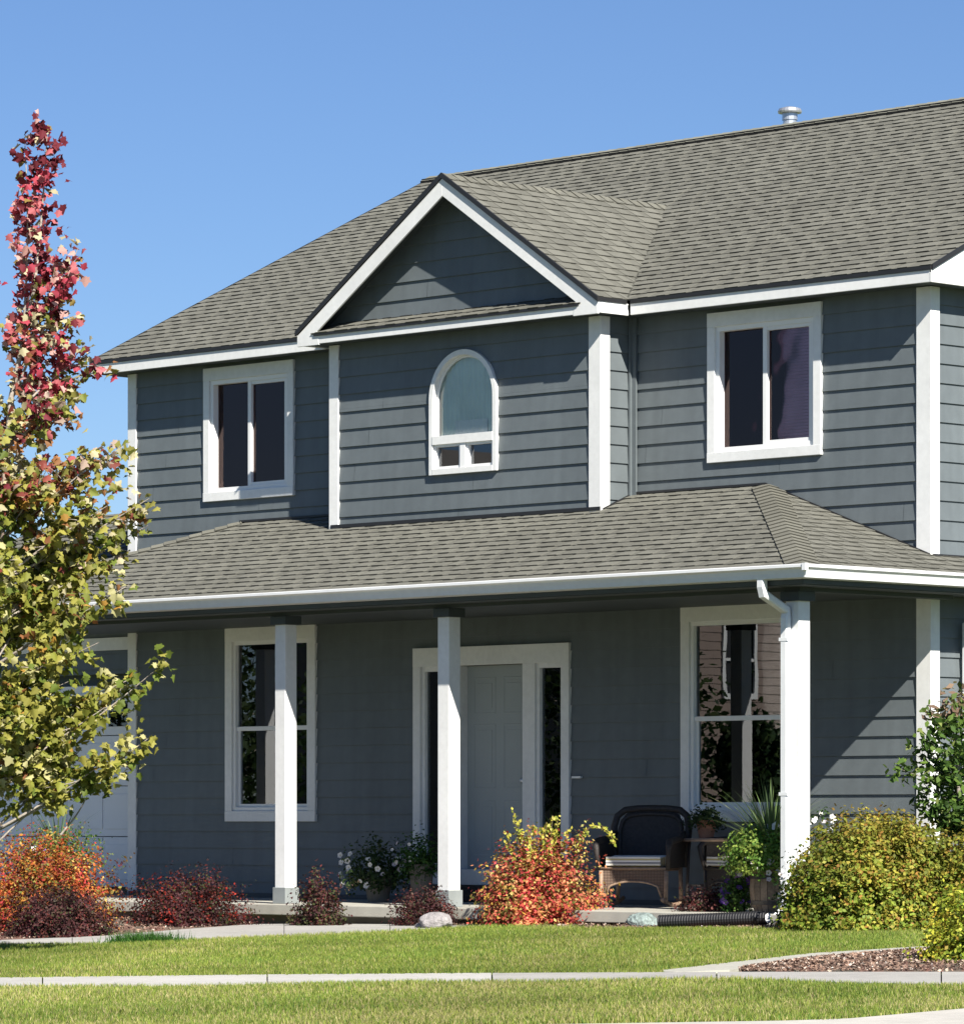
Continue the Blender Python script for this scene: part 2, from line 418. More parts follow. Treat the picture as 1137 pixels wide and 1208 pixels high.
# underside
mb.poly([(RXL, EY + .02, EZ - .045), (RXR, EY + .02, EZ - .045), (RXR, RYR, RZ - .04), (RXL, RYR, RZ - .04)], (.05, .05, .05))
mb.poly([(RXL, RYR, RZ - .04), (RXR, RYR, RZ - .04), (RXR, 9.97, EZ - .045), (RXL, 9.97, EZ - .045)], (.05, .05, .05))
main_roof = mb.build('main_roof', shingle, house)
mb = MB()
mb.box(RXL - .01, RXR + .01, RYR - .13, RYR + .13, RZ - .035, RZ - .012, (.02, .02, .02))
x = RXL - .01
while x < RXR:
    f = R.uniform(.85, 1.1); c = (.19*f, .19*f, .155*f); x2 = min(x + .145, RXR + .01)
    mb.poly([(x, RYR, RZ + .035), (x2 + .01, RYR, RZ + .028), (x2 + .01, RYR - .15, RZ - .042), (x, RYR - .15, RZ - .035)], c)
    mb.poly([(x, RYR, RZ + .035), (x2 + .01, RYR, RZ + .028), (x2 + .01, RYR + .15, RZ - .042), (x, RYR + .15, RZ - .035)], c)
    mb.poly([(x, RYR - .15, RZ - .035), (x2, RYR - .15, RZ - .04), (x2, RYR - .148, RZ - .068), (x, RYR - .148, RZ - .068)], (.012, .012, .012))
    x = x2
mb.build('ridge_cap', shingle, main_roof)
# drip edges (dark shingle edge above the fascia)
mb = MB()
mb.box(RXL, BX0 - .27, EY - .014, EY + .03, EZ - .034, EZ + .002); mb.cut(); mb.box(BX1 + .29, RXR, EY - .014, EY + .03, EZ - .034, EZ + .002)
for X0, s in ((RXR, 1), (RXL, -1)):
    for ya, za, yb_, zb in ((EY, EZ, RYR, RZ), (9.97, EZ, RYR, RZ)):
        mb.cut(); mb.prism([(X0, ya, za - .034), (X0, yb_, zb - .034), (X0, yb_, zb + .012), (X0, ya, za + .012)], (.018 * s, 0, 0))
mb.build_each('drip_edge', drip, main_roof)
# fascias, soffits
FT, FB = EZ - .034, EZ - .145
mb = MB()
mb.box(RXL + .0, BX0 - .26, EY, EY + .022, FB, FT - .001); mb.cut(); mb.box(BX1 + .28, RXR - .001, EY, EY + .022, FB, FT - .001)
for X0, s in ((RXR, 1), (RXL, -1)):
    for ya, yb_ in ((EY, RYR), (9.97, RYR)):
        mb.cut(); mb.prism([(X0, ya, EZ - .036), (X0, yb_, RZ - .036), (X0, yb_, RZ - .20), (X0, ya, EZ - .145)], (-.022 * s, 0, 0))
mb.cut(); mb.box(RXR - .024, RXR - .003, EY + .022, 9.96, FB, EZ - .04)
mb.cut(); mb.prism([(RXR - .02, -.312, FB - .002), (RXR - .02, .55, FB - .002), (RXR - .02, .22, EZ + .10), (RXR - .02, -.312, EZ - .06)], (.024, 0, 0))
mb.build_each('fascia', white, house, bevel=.003)
mb = MB()
mb.box(RXL, BX0 - .0, EY + .022, 0, FB + .012, FB + .02); mb.cut(); mb.box(BX1, RXR, EY + .022, 0, FB + .012, FB + .02)
mb.cut(); mb.box(0.0, RXR - .024, 0, 9.9, FB + .010, FB + .018); mb.cut(); mb.box(RXL, XL, 0, 9.9, FB + .010, FB + .018)
mb.build_each('soffit', shaded_accent, house)
# pent roof at foot of side gable
mb = MB()
shingles(mb, (RXR + .0, 0, EZ - .035), (0, 1, 0), (-1, 0, .5), [(.62, 0), (9.0, 0), (9.0, .33), (.62, .33)], 'pent')
mb.build('pent_roof', shingle, house)
mb = MB(); mb.box(RXR - .002, RXR + .014, .62, 9.0, EZ - .07, EZ - .028); mb.build('drip_edge', drip, house)

# bay gable
GY = BY - .285; GX0, GX1 = GC - 2.13, GC + 2.13; qg = math.hypot(1, gk); sg = 2.13 * qg
mb = MB()
shingles(mb, (GC, GY, GR), (0, 1, 0), (1, 0, -gk), [(0, 0), (3.2, 0), (3.2, sg), (0, sg)], 'tmp') if False else None
shingles(mb, (GX1, GY, EZ), (0, 1, 0), (-1, 0, gk), [(0, 0), (.44, 0), (3.30, sg), (0, sg)], 'bayr')
shingles(mb, (GX0, GY, EZ), (0, 1, 0), (1, 0, gk), [(0, 0), (.44, 0), (3.30, sg), (0, sg)], 'bayl')
for s in (1, -1):
    mb.poly([(GC + 2.13*s, GY, EZ - .03), (GC + 2.13*s, GY + .44, EZ - .03), (GC, GY + 3.30, GR - .03), (GC, GY, GR - .03)], (.04, .04, .04))
bay_roof = mb.build('bay_roof', shingle, house)
mb = MB()
cap(mb, (GC, GY, GR), (GC, GY + 3.27, GR), (gk, 0, 1), (-gk, 0, 1), (1, 0, -gk), (-1, 0, -gk), .13, .010)
mb.build('ridge_cap', shingle, bay_roof)
mb = MB()
for s in (1, -1):
    mb.prism([(GC + 2.145*s, GY, EZ - .045), (GC + 2.145*s, GY, EZ + .004), (GC, GY, GR + .018), (GC, GY, GR - .034)], (0, -.02, 0)); mb.cut()
mb.box(GX1 - .02, GX1 + .014, GY, EY - .015, EZ - .034, EZ + .0); mb.cut(); mb.box(GX0 - .014, GX0 + .02, GY, EY - .015, EZ - .034, EZ + .0)
mb.build_each('drip_edge', drip, bay_roof)
# valley line
mb = MB(); mb.bar((GX1, EY, EZ + .012), (GC, GY + 3.27, GR + .012), .018, .003, (0, 0, 1), (.06, .06, .05)); mb.build('valley', shingle, bay_roof)
mb = MB()
rw = .175                                       # rake board height measured upright
for s in (1, -1):
    xe = GC + 2.13 * s; xi = GC + (2.13 - .30) * s
    mb.prism([(xe, GY, EZ - .046), (GC, GY, GR - .036), (GC, GY, GR - .036 - rw), (xi - .0*s, GY, EZ - .036 + gk*.30 - rw - .004), (GC + (2.13 - .33)*s, GY, FB - .012), (xe, GY, FB - .012)], (0, .022, 0)); mb.cut()
mb.box(GX0 + .25, GX1 - .25, GY + .003, GY + .02, FB, EZ - .05); mb.cut()
mb.box(GX1 - .022, GX1, GY + .022, EY + .02, FB, FT); mb.cut(); mb.box(GX0, GX0 + .022, GY + .022, EY + .02, FB, FT)
mb.build_each('rake_board', white, house, bevel=.003)
mb = MB()
shingles(mb, (0, GY - .012, EZ - .045), (1, 0, 0), (0, 1, .42), [(GX0 + .22, 0), (GX1 - .22, 0), (GX1 - .36, .30), (GX0 + .36, .30)], 'pent2')
mb.build('pent_roof', shingle, house)
mb = MB(); mb.box(GX0 + .26, GX1 - .26, GY - .014, GY + .0025, EZ - .066, EZ - .040); mb.build('drip_edge', drip, house)
mb = MB(); mb.box(GX0 + .022, GX1 - .022, GY + .022, BY, FB + .012, FB + .02); mb.box(BX1, GX1 - .022, BY, EY, FB + .0122, FB + .0198); mb.box(GX0 + .022, BX0, BY, EY, FB + .0122, FB + .0198)
for s in (1, -1):
    mb.poly([(GC, GY + .02, GR - .06), (GC, BY, GR - .06), (GC + 2.1*s, BY, GR - .06 - gk*2.1), (GC + 2.1*s, GY + .02, GR - .06 - gk*2.1)])
mb.build_each('soffit', shaded_accent, house)

# porch roof: shed front with hips at both ends, right side skirts the corner
PT = 4.14; PE = 3.18; PY = -2.40; PXR = .58; PXL = -11.80; AR = -1.977; AL = -9.42
mb = MB()
kf = (PT - PE) / -PY; vf = math.hypot(PY, PT - PE)
shingles(mb, (0, PY, PE), (1, 0, 0), (0, 1, kf), [(PXL, 0), (PXR, 0), (AR, vf), (AL, vf)], 'porch')
kr = (PT - PE) / (PXR - AR); vr = math.hypot(PXR - AR, PT - PE); vs = vr * (PXR + .0) / (PXR - AR)
shingles(mb, (PXR, 0, PE), (0, 1, 0), (-(PXR - AR), 0, PT - PE), [(PY, 0), (0, 0), (0, vr)], 'porchr')
shingles(mb, (PXR, 0, PE), (0, 1, 0), (-(PXR - AR), 0, PT - PE), [(0, 0), (5, 0), (5, vs), (0, vs)], 'skirt')
shingles(mb, (PXL, 0, PE), (0, 1, 0), ((AL - PXL), 0, PT - PE), [(PY, 0), (0, 0), (0, math.hypot(AL - PXL, PT - PE))], 'porchl')
porch_roof = mb.build('porch_roof', shingle, house)
mb = MB()
NF = Vector((0, -kf, 1)); NR = Vector((kr, 0, 1)); NL = Vector((-.4, 0, 1))
hd = (Vector((AR, 0, PT)) - Vector((PXR, PY, PE))).normalized()
df = NF.cross(hd).normalized(); df = df if df.x < 0 else -df
dr = NR.cross(hd).normalized(); dr = dr if dr.y > 0 else -dr
cap(mb, (PXR, PY, PE), (AR, 0, PT), NF, NR, df, dr, .15, .02); mb.cut()
hd = (Vector((AL, 0, PT)) - Vector((PXL, PY, PE))).normalized()
df = NF.cross(hd).normalized(); df = df if df.x > 0 else -df
dl = NL.cross(hd).normalized(); dl = dl if dl.y > 0 else -dl
cap(mb, (PXL, PY, PE), (AL, 0, PT), NF, NL, df, dl, .15, .02)
mb.build_each('hip_cap', shingle, porch_roof)
mb = MB()                                       # step flashing against the walls
mb.box(AL, BX0 - .03, -.04, -.0245, PT, PT + .022); mb.cut(); mb.box(BX1 + .1, AR, -.04, -.0245, PT, PT + .022)
mb.prism([(AR, -.039, PT), (0.03, -.039, PT - kr*(0.03 - AR)), (0.03, -.039, PT + .022 - kr*(0.03 - AR)), (AR, -.039, PT + .022)], (0, .0145, 0))
zb = PT + kf * BY; mb.cut()
mb.box(BX0, BX1 + .03, BY - .04, BY - .0245, zb, zb + .035)
mb.prism([(BX1 + .0245, BY, zb), (BX1 + .0245, 0, PT), (BX1 + .0245, 0, PT + .022), (BX1 + .0245, BY, zb + .022)], (.0145, 0, 0))
mb.cut(); mb.box(.0245, .039, 0, 5, PT - kr*(.03 - AR), PT - kr*(.03 - AR) + .022)
mb.build_each('flashing', drip, porch_roof)
# gutters: K profile
def kprof(o, out, z, u):                       # closed outline in plane (out, z)
    out = Vector(out); pr = [(0, 0), (.105, 0), (.118, -.006), (.118, -.028), (.095, -.045), (.083, -.075), (.075, -.115), (.0, -.125)]
    return [Vector(o) + out * a + Vector((0, 0, z + b)) for a, b in pr]
mb = MB()
mb.prism(kprof((PXL - .1, PY - .005, 0), (0, -1, 0), PE + .012, 0), (PXR - PXL + .105, 0, 0))
mb.prism([Vector((PXR + .005, PY - .005, 0)) + Vector((a, -a, PE + .012 + b)) for a, b in [(0, 0), (.105, 0), (.118, -.006), (.118, -.028), (.095, -.045), (.083, -.075), (.075, -.115), (.0, -.125)]], (0, .0001, 0)) if False else None
mb.build('gutter', gutterm, house)
mb = MB()
pr = [(0, 0), (.105, 0), (.118, -.006), (.118, -.028), (.095, -.045), (.083, -.075), (.075, -.115), (.0, -.125)]
i = len(mb.v)
A_ = [Vector((PXR + .0055 + a, PY - .005 - a, PE + .012 + b)) for a, b in pr]; B_ = [Vector((PXR + .0055 + a, 5.0, PE + .012 + b)) for a, b in pr]
for k in range(len(pr)):
    j = (k + 1) % len(pr); mb.poly([A_[k], A_[j], B_[j], B_[k]])
mb.poly(A_); mb.poly(B_)
C_ = [Vector((PXR + .0045, PY - .005 - a, PE + .012 + b)) for a, b in pr]
for k in range(len(pr)):
    j = (k + 1) % len(pr); mb.poly([A_[k], A_[j], C_[j], C_[k]])
mb.build('gutter', gutterm, house)
mb = MB()                                       # little corner sleeve and hangers' dark gap
mb.box(PXR + .09, PXR + .13, PY - .13, PY - .09, PE - .045, PE + .016)
mb.build('gutter_corner', gutterm, house)
mb = MB()
mb.box(PXL, PXR, PY + .0, PY + .022, PE - .15, PE - .02); mb.box(PXR - .022, PXR, PY + .022, 5, PE - .15, PE - .02)
mb.box(PXL, PXR - .022, PY + .022, -.02, PE - .16, PE - .15); mb.box(.02, PXR - .022, -.02, 5, PE - .16, PE - .15)
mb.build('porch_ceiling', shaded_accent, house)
PFY = -2.105                                    # front face of the posts
mb = MB()
mb.box(PXL + .3, .28, PFY - .005, PFY + .16, 2.985, 3.02 - .0005)
mb.box(.12, .28, PFY + .16, -.02, 2.985, 3.02 - .0005)
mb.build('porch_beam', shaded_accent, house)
POSTS = [-6.405, -4.11, .262, -11.3]
for px in POSTS:
    m = MB(); m.box(px - .152, px, PFY, PFY + .152, .17, 2.905); p = m.build('porch_post', white, house, bevel=.006)
    m = MB(); m.box(px - .168, px + .016, PFY - .016, PFY + .168, .165, .325); m.build('post_base', mat('post_base_grey', (.21, .23, .23), .7, [(6, .1)]), p, bevel=.004)
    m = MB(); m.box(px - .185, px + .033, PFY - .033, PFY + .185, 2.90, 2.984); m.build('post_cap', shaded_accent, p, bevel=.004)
# porch floor
mb = MB(); cc = (.38, .365, .315)
mb.box(-12.2, .62, -2.30, .0, .06, .165, cc)
mb.box(-12.1, .5, -2.16, -.1, -.3, .0599, (.22, .2, .16))
mb.build('porch_floor', concrete, house, bevel=.008)
mb = MB(); mb.box(-15.9, -10.9, -2.9, .3, -.2, .05, cc)
mb.build('foundation', concrete, house)

# ---- windows
clearm = glassm.copy(); clearm.name = 'clear_glass'
for q in clearm.node_tree.nodes:
    if q.type == 'BSDF_GLOSSY': q.inputs[0].default_value = (.9, .88, .85, 1)
    if q.type == 'BSDF_TRANSPARENT': q.inputs[0].default_value = (.93, .96, .96, 1)
    if q.type == 'MATH': q.inputs[1].default_value = .04
blindm = mat('blind', (.62, .54, .58), .7, [(2, .08)])
screenm = mat('curtain_cloth', (.86, .93, .84), .8, [(3, .1)])
def upper_window(x0, x1, z0, z1, axis='x', at=0.0, blinds=True):
    """slider: casing with two sashes; axis x = front wall, y = side wall"""
    def bx(m, a, b, d0, d1, c, d):              # d = depth inward from wall face
        if axis == 'x': m.box(a, b, at + d0, at + d1, c, d)
        else: m.box(at - d0, at - d1, a, b, c, d)
    tw, tt = .095, .135
    m = MB()
    bx(m, x0, x1, -.045, .0, z1 - tt, z1); bx(m, x0, x1, -.047, .0, z0, z0 + tw)
    bx(m, x0, x0 + tw, -.043, .0, z0 + tw, z1 - tt); bx(m, x1 - tw, x1, -.043, .0, z0 + tw, z1 - tt)
    win = m.build('window', white, house, bevel=.003)
    a, b, c, d = x0 + tw, x1 - tw, z0 + tw, z1 - tt; fw = .045
    m = MB()
    bx(m, a, b, -.02, .08, d - fw, d); bx(m, a, b, -.02, .08, c, c + fw)
    bx(m, a, a + fw, -.02, .08, c + fw, d - fw); bx(m, b - fw, b, -.02, .08, c + fw, d - fw)
    mid = (a + b) / 2
    bx(m, mid - .03, mid + .022, -.012, .05, c + fw, d - fw)
    # right sash stands forward
    s = .035
    bx(m, mid + .022, b - fw, -.006, .04, d - fw - s, d - fw); bx(m, mid + .022, b - fw, -.006, .04, c + fw, c + fw + s)
    bx(m, b - fw - s, b - fw, -.0055, .04, c + fw + s, d - fw - s)
    m.build('sash', vinyl, win, bevel=.002)
    m = MB(); bx(m, a + fw, mid - .03, .052, .056, c + fw, d - fw); m.build('glass_pane', glassd, win)
    m = MB(); bx(m, mid + .022, b - fw - s, .022, .026, c + fw + s, d - fw - s); m.build('glass_pane', glassd, win)
    m = MB()
    z = c + fw - .02
    if blinds:
        while z < d - fw:
            if axis == 'x': m.poly([(a, at + .085, z), (b, at + .085, z), (b, at + .10, z + .026), (a, at + .10, z + .026)])
            else: m.poly([(at - .085, a, z), (at - .085, b, z), (at - .10, b, z + .026), (at - .10, a, z + .026)])
            z += .03
        m.build('blind', blindm, win)
    return win
def hung_window(x0, x1, z0, z1, axis='x', at=0.0):
    def bx(m, a, b, d0, d1, c, d):
        if axis == 'x': m.box(a, b, at + d0, at + d1, c, d)
        else: m.box(at - d0, at - d1, a, b, c, d)
    tw, tt = .11, .15
    m = MB()
    bx(m, x0, x1, -.045, 0, z1 - tt, z1); bx(m, x0, x1, -.045, 0, z0, z0 + tw)
    bx(m, x0, x0 + tw, -.043, 0, z0 + tw, z1 - tt); bx(m, x1 - tw, x1, -.043, 0, z0 + tw, z1 - tt)
    win = m.build('window', white, house, bevel=.003)
    a, b, c, d = x0 + tw, x1 - tw, z0 + tw, z1 - tt; fw = .04; mid = (c + d) / 2 - .03
    m = MB()
    bx(m, a, b, -.022, .07, d - fw, d); bx(m, a, b, -.022, .07, c, c + fw)
    bx(m, a, a + fw, -.022, .07, c + fw, d - fw); bx(m, b - fw, b, -.022, .07, c + fw, d - fw)
    bx(m, a + fw, b - fw, -.006, .04, mid - .02, mid + .025)
    s = .035
    bx(m, a + fw, a + fw + s, .012, .05, c + fw, mid - .02); bx(m, b - fw - s, b - fw, .012, .05, c + fw, mid - .02); bx(m, a + fw + s, b - fw - s, .012, .05, c + fw, c + fw + s)
    m.build('sash', vinyl, win, bevel=.002)
    m = MB(); bx(m, a + fw, b - fw, .024, .028, mid + .025, d - fw); m.build('glass_pane', glassm, win)
    m = MB(); bx(m, a + fw + s, b - fw - s, .03, .034, c + fw + s, mid - .02); m.build('glass_pane', glassm, win)
    return win, (a, b, c, d)
for a, b in UW: upper_window(a, b, *UZ)
ws = []
for a, b in LW: ws.append(hung_window(a, b, *LZ))
upper_window(SW[0][0], SW[0][1], SW[0][2], SW[0][3], 'y', 0)
hung_window(SW[1][0], SW[1][1], SW[1][2], SW[1][3], 'y', 0)
def drape(x0, x1, z0, z1, y, win, col=screenm, n=40, name='curtain', amp=.02):
    m = MB(); pts = [(x0 + (x1 - x0) * i / n, y + amp * math.sin(i * 1.35) + .3 * amp * math.sin(i * .53)) for i in range(n + 1)]
    for (a, b), (c, d) in zip(pts, pts[1:]): m.poly([(a, b, z0), (c, d, z0), (c, d, z1), (a, b, z1)])
    return m.build(name, col, win, smooth=True)
pale = mat('pale_drape', (.62, .57, .5), .8, [(4, .08)], transl=.2)
drape(-2.93, -2.74, 1.0, 2.92, .065, ws[1][0], pale, 14); drape(-9.6, -9.42, 1.0, 2.92, .16, ws[0][0], pale, 12)
drape(-8.47, -8.3, 1.0, 2.92, .16, ws[0][0], mat('rust_drape', (.16, .07, .05), .8), 12)

# arched window
def arc(cx, cz, r, n=28): return [(cx + r * math.cos(math.pi * i / n), cz + r * math.sin(math.pi * i / n)) for i in range(n + 1)]
def ring(mb, r0, r1, zb0, zb1, y0, y1):
    o = [(RB + r0, zb0)] + arc(RB, SPR, r0) + [(RB - r0, zb0)]; i_ = [(RB + r1, zb1)] + arc(RB, SPR, r1) + [(RB - r1, zb1)]
    for k in range(len(o) - 1):
        a, b, c, d = o[k], o[k + 1], i_[k + 1], i_[k]
        mb.poly([(a[0], y0, a[1]), (b[0], y0, b[1]), (c[0], y0, c[1]), (d[0], y0, d[1])])
        mb.poly([(a[0], y0, a[1]), (b[0], y0, b[1]), (b[0], y1, b[1]), (a[0], y1, a[1])])
        mb.poly([(d[0], y0, d[1]), (c[0], y0, c[1]), (c[0], y1, c[1]), (d[0], y1, d[1])])
m = MB(); ring(m, RAD, RAD - .05, AZ0, AZ0, BY - .05, BY + .10)
m.box(RB - RAD + .0501, RB + RAD - .0501, BY - .052, BY + .05, AZ0, AZ0 + .055)
m.box(RB - RAD + .0502, RB + RAD - .0502, BY - .056, BY + .05, AZ0 + .30, AZ0 + .385)
arched = m.build('arched_window', white, house)
m = MB(); ring(m, RAD - .0505, RAD - .075, AZ0 + .385, AZ0 + .385, BY + .01, BY + .08)
m.box(RB - .035, RB + .035, BY - .045, BY + .05, AZ0 + .055, AZ0 + .30)
for a, b in ((RB - RAD + .051, RB - .035), (RB + .035, RB + RAD - .051)):
    m.box(a, a + .03, BY - .03, BY + .04, AZ0 + .055, AZ0 + .30); m.box(b - .03, b, BY - .03, BY + .04, AZ0 + .055, AZ0 + .30)
    m.box(a + .03, b - .03, BY - .03, BY + .04, AZ0 + .055, AZ0 + .08); m.box(a + .03, b - .03, BY - .03, BY + .04, AZ0 + .275, AZ0 + .30)
m.build('sash', vinyl, arched)
m = MB(); r = RAD - .07; m.poly([(RB + r, BY + .024, AZ0 + .38)] + [(a, BY + .024, b) for a, b in arc(RB, SPR, r)] + [(RB - r, BY + .024, AZ0 + .38)])
m.build('glass_pane', clearm, arched)
for a, b in ((RB - RAD + .08, RB - .064), (RB + .064, RB + RAD - .08)):
    m = MB(); m.box(a, b, BY + .01, BY + .014, AZ0 + .08, AZ0 + .275); m.build('glass_pane', glassm, arched)
drape(RB - .42, RB + .42, AZ0 + .33, 5.70, BY + .045, arched, screenm, 60, 'curtain', .008)
cr = drape(RB - .18, RB + .28, AZ0 + .36, AZ0 + .53, BY + .031, arched, mat('white_linen', (.86, .88, .85), .8), 60, 'curtain', .002)

# front door with sidelights
x0, x1, zb0, zt = DOOR; m = MB()
m.box(x0, x1, -.05, .0, zt - .19, zt); m.box(x0, x0 + .105, -.048, 0, zb0 + .17, zt - .19); m.box(x1 - .105, x1, -.048, 0, zb0 + .17, zt - .19)
dx0, dx1 = -6.11, -5.19
m.box(-6.285, dx0, -.042, .12, .335, zt - .19); m.box(dx1, -5.015, -.042, .12, .335, zt - .19)
m.box(x0, x1, -.06, .12, .335, .49)
for a, b in ((x0 + .105, -6.285), (-5.015, x1 - .105)):
    m.box(a, a + .045, -.02, .05, .49, zt - .19); m.box(b - .035, b, -.02, .05, .49, zt - .19); m.box(a + .045, b - .035, -.02, .05, zt - .24, zt - .19); m.box(a + .045, b - .035, -.02, .05, .49, .55)
door = m.build('door_frame', white, house, bevel=.003)
for a, b in ((x0 + .15, -6.32), (-4.97, x1 - .14)):
    m = MB(); m.box(a, b, .02, .025, .55, zt - .24); m.build('sidelight', glassm, door)
m = MB(); m.box(dx0, dx1, .10, .14, .49, zt - .19)
sp = dx1 - dx0
for ax_, bx_ in ((.10, .44), (.56, .90)):
    for az_, bz_ in ((.62, 1.18), (1.30, 1.95), (2.05, 2.42)):
        xa, xb = dx0 + ax_ * sp, dx0 + bx_ * sp
        m.box(xa, xb, .0965, .1, az_, az_ + .016); m.box(xa, xb, .0965, .1, bz_ - .016, bz_); m.box(xa, xa + .016, .0965, .1, az_ + .016, bz_ - .016); m.box(xb - .016, xb, .0965, .1, az_ + .016, bz_ - .016)
        m.box(xa + .05, xb - .05, .0965, .1, az_ + .06, bz_ - .06)
front = m.build('front_door', doorm, house, bevel=.002)
m = MB(); m.lathe([(0, 0), (.03, .0), (.03, .012), (.012, .02), (.012, .05), (.03, .06), (.032, .075), (.02, .09), (0, .092)], n=14)
k_ = m.build('door_handle', steel, front, smooth=True); k_.rotation_euler = (rad(90), 0, 0); k_.location = (dx1 - .07, .1, 1.38)
m = MB(); m.box(x0 + .05, x1 - .05, -.16, -.0, .166, .334); m.build('door_step', mat('step_dark', (.045, .035, .03), .8, [(20, .3)]), house, bevel=.01)
m = MB(); m.box(-4.50, -4.38, -.05, -.02, 1.395, 1.415); m.build('doorbell', vinyl, house)
# downspout: elbow from the gutter to the corner post and down its face
m = MB()
def rect_tube(m, pts, wd, th):
    for a, b in zip(pts, pts[1:]): m.bar(a, b, wd, th, (0, 1, .01))
xx = POSTS[2] - .112; yf = PFY - .042
path = [(.14, PY - .045, PE - .09), (.14, PY - .045, PE - .17), (.145, PY - .04, PE - .23), (xx, yf - .0, PE - .36), (xx, yf, PE - .43), (xx, yf, .30)]
def sweep(m, path, a, b):                        # rounded rectangular section
    pts = [Vector(p) for p in path]; prev = None
    for k, p in enumerate(pts):
        d = (pts[min(k + 1, len(pts) - 1)] - pts[max(k - 1, 0)]).normalized(); s = d.cross(Vector((0, 1, 0))).normalized(); u = s.cross(d)
        ringp = [p + s*x_ + u*y_ for x_, y_ in ((a*.75, b), (-a*.75, b), (-a, b*.6), (-a, -b*.6), (-a*.75, -b), (a*.75, -b), (a, -b*.6), (a, b*.6))]
        if prev:
            for q in range(8):
                j = (q + 1) % 8; m.poly([prev[q], prev[j], ringp[j], ringp[q]])
        prev = ringp
    return m
sweep(m, path, .04, .034)
for z in (2.55, 1.2): m.box(xx - .05, xx + .05, yf - .037, yf - .02, z, z + .03)
m.build('downspout', gutterm, house)
m = MB(); sweep(m, [(xx, yf, .32), (xx, yf - .02, .2), (xx - .04, yf - .10, .12), (xx - .14, yf - .20, .09)], .04, .034); m.build('downspout', gutterm, house)
m = MB(); xs_, ys_ = .06, .42; sweep(m, [(.62, ys_, PE - .1), (.55, ys_, PE - .2), (xs_ + .03, ys_, PE - .4), (xs_ + .03, ys_, .3)], .034, .04); m.build('downspout', gutterm, house)
# roof vent behind the ridge
vx, vy = -6.55, 5.5; vz = RZ - .48 * (vy - RYR) + .14
m = MB(); m.lathe([(.16, -.04), (.09, .06), (.075, .10), (.075, .40)], (vx, vy, vz), 20); m.lathe([(.075, .30), (.10, .30), (.10, .33), (.078, .33)], (vx, vy, vz), 20)
vent = m.build('roof_vent', steel, house, smooth=False)
m = MB(); m.lathe([(.085, .385), (.085, .46), (.13, .462), (.135, .48), (.12, .51), (.05, .53), (0, .535)], (vx, vy, vz), 20)
m.build('vent_cap', steel, vent)

# garage wing on the far left
GYW = .30; m = MB()
siding_wall(m, (0, GYW, 0), (1, 0, 0), (0, -1, 0), const(-17.2, XL), .14, 3.35, [(-16.5, -11.55, -.1, 2.60)])
m.build('garage_wall', siding, house)
m = MB(); m.box(-16.62, -11.28, GYW - .045, GYW, 2.86, 3.0); m.cut(); m.box(-11.44, -11.30, GYW - .045, GYW, .2, 2.858); m.cut(); m.box(-16.62, -16.5, GYW - .045, GYW, .2, 2.858)
m.build_each('garage_trim', white, house, bevel=.003)
m = MB(); gp = mat('garage_door_white', (.80, .81, .82), .5, [(2, .03)])
for k in range(4):
    za = .245 + k * .56; m.box(-16.5, -11.44, GYW + .05, GYW + .09, za, za + .552)
    for q in range(8):
        xa = -16.45 + q * .625; m.box(xa, xa + .56, GYW + .04, GYW + .0501, za + .08, za + .47)
gd = m.build('garage_door', gp, house, bevel=.003)
m = MB()
for q in range(8):
    xa = -16.45 + q * .625; m.box(xa + .05, xa + .51, GYW + .0335, GYW + .0395, 2.02, 2.30); m.cut()
m.build_each('garage_window', glassm, gd)
m = MB(); GE = 3.25; gkk = .42
vg = 3.4 * math.hypot(1, gkk)
shingles(m, (0, -.15, GE), (1, 0, 0), (0, 1, gkk), [(-17.6, 0), (XL - .03, 0), (XL - .03, vg), (-16.2, vg)], 'garage')
m.poly([(-17.6, 6.65, GE), (XL, 6.65, GE), (XL, 3.25, GE + 3.4*gkk), (-16.2, 3.25, GE + 3.4*gkk)], (.18, .18, .145)); m.poly([(-17.6, -.15, GE), (-17.6, 6.65, GE), (-16.2, 3.25, GE + 3.4*gkk)], (.18, .18, .145))
m.build('garage_roof', shingle, house)
m = MB(); m.box(-17.6, XL - .03, -.16, -.14, GE - .16, GE - .005); m.box(-17.6, XL - .03, -.14, GYW, GE - .155, GE - .145); m.build('fascia', white, house)
m = MB(); m.box(-17.2, -17.15, GYW, 6.4, 0, 3.2); m.box(-17.15, XL, 6.35, 6.4, 0, 3.2); m.box(-17.15, XL - .01, GYW + .2, GYW + .22, 0, 3.2); m.build('back_wall', siding, house)

# ================================================================= GROUND
lawn_soil = mat('lawn_base', attr=True, rough=.95, noise=[(2.5, .2), (30, .35)], bump=(40, .8, .03))
def kerb_w(r): return .6 + 3.0 * min(max(r - 1.0, 0), 1)
def kerb_d(r):                                   # forward distance of the kerb's house side edge
    base = 23.42
    if r > 1.85: base += 1.05 * min(r - 1.85, 3)
    if r < -3.2: base += .12 * (-3.2 - r)
    return base
def axis(vals): return sorted(set(vals))
rs_ = [-900, -300, -120, -60, -40, -30, -22, -16, -12] + list(np.arange(-9, 1.6, .5)) + list(np.arange(1.6, 5.2, .12)) + [5.5, 6, 7, 8, 9, 12, 16, 22, 30, 40, 60, 120, 300, 900]
ds_ = [-900, -200, -60, -20, 0, 10, 16, 18, 19, 20, 21, 21.5] + list(np.arange(22, 30.01, .25)) + list(np.arange(30.5, 48, .5)) + [50, 55, 60, 70, 90, 120, 200, 400, 1200]
NR_, ND_ = len(rs_), len(ds_); V = []
for d in ds_:
    for r in rs_:
        x, y = W(r, d); z = G(x, y) - .006
        if d < kerb_d(min(max(r, -12), 12)) - .10: z -= .22
        V.append((x, y, z))
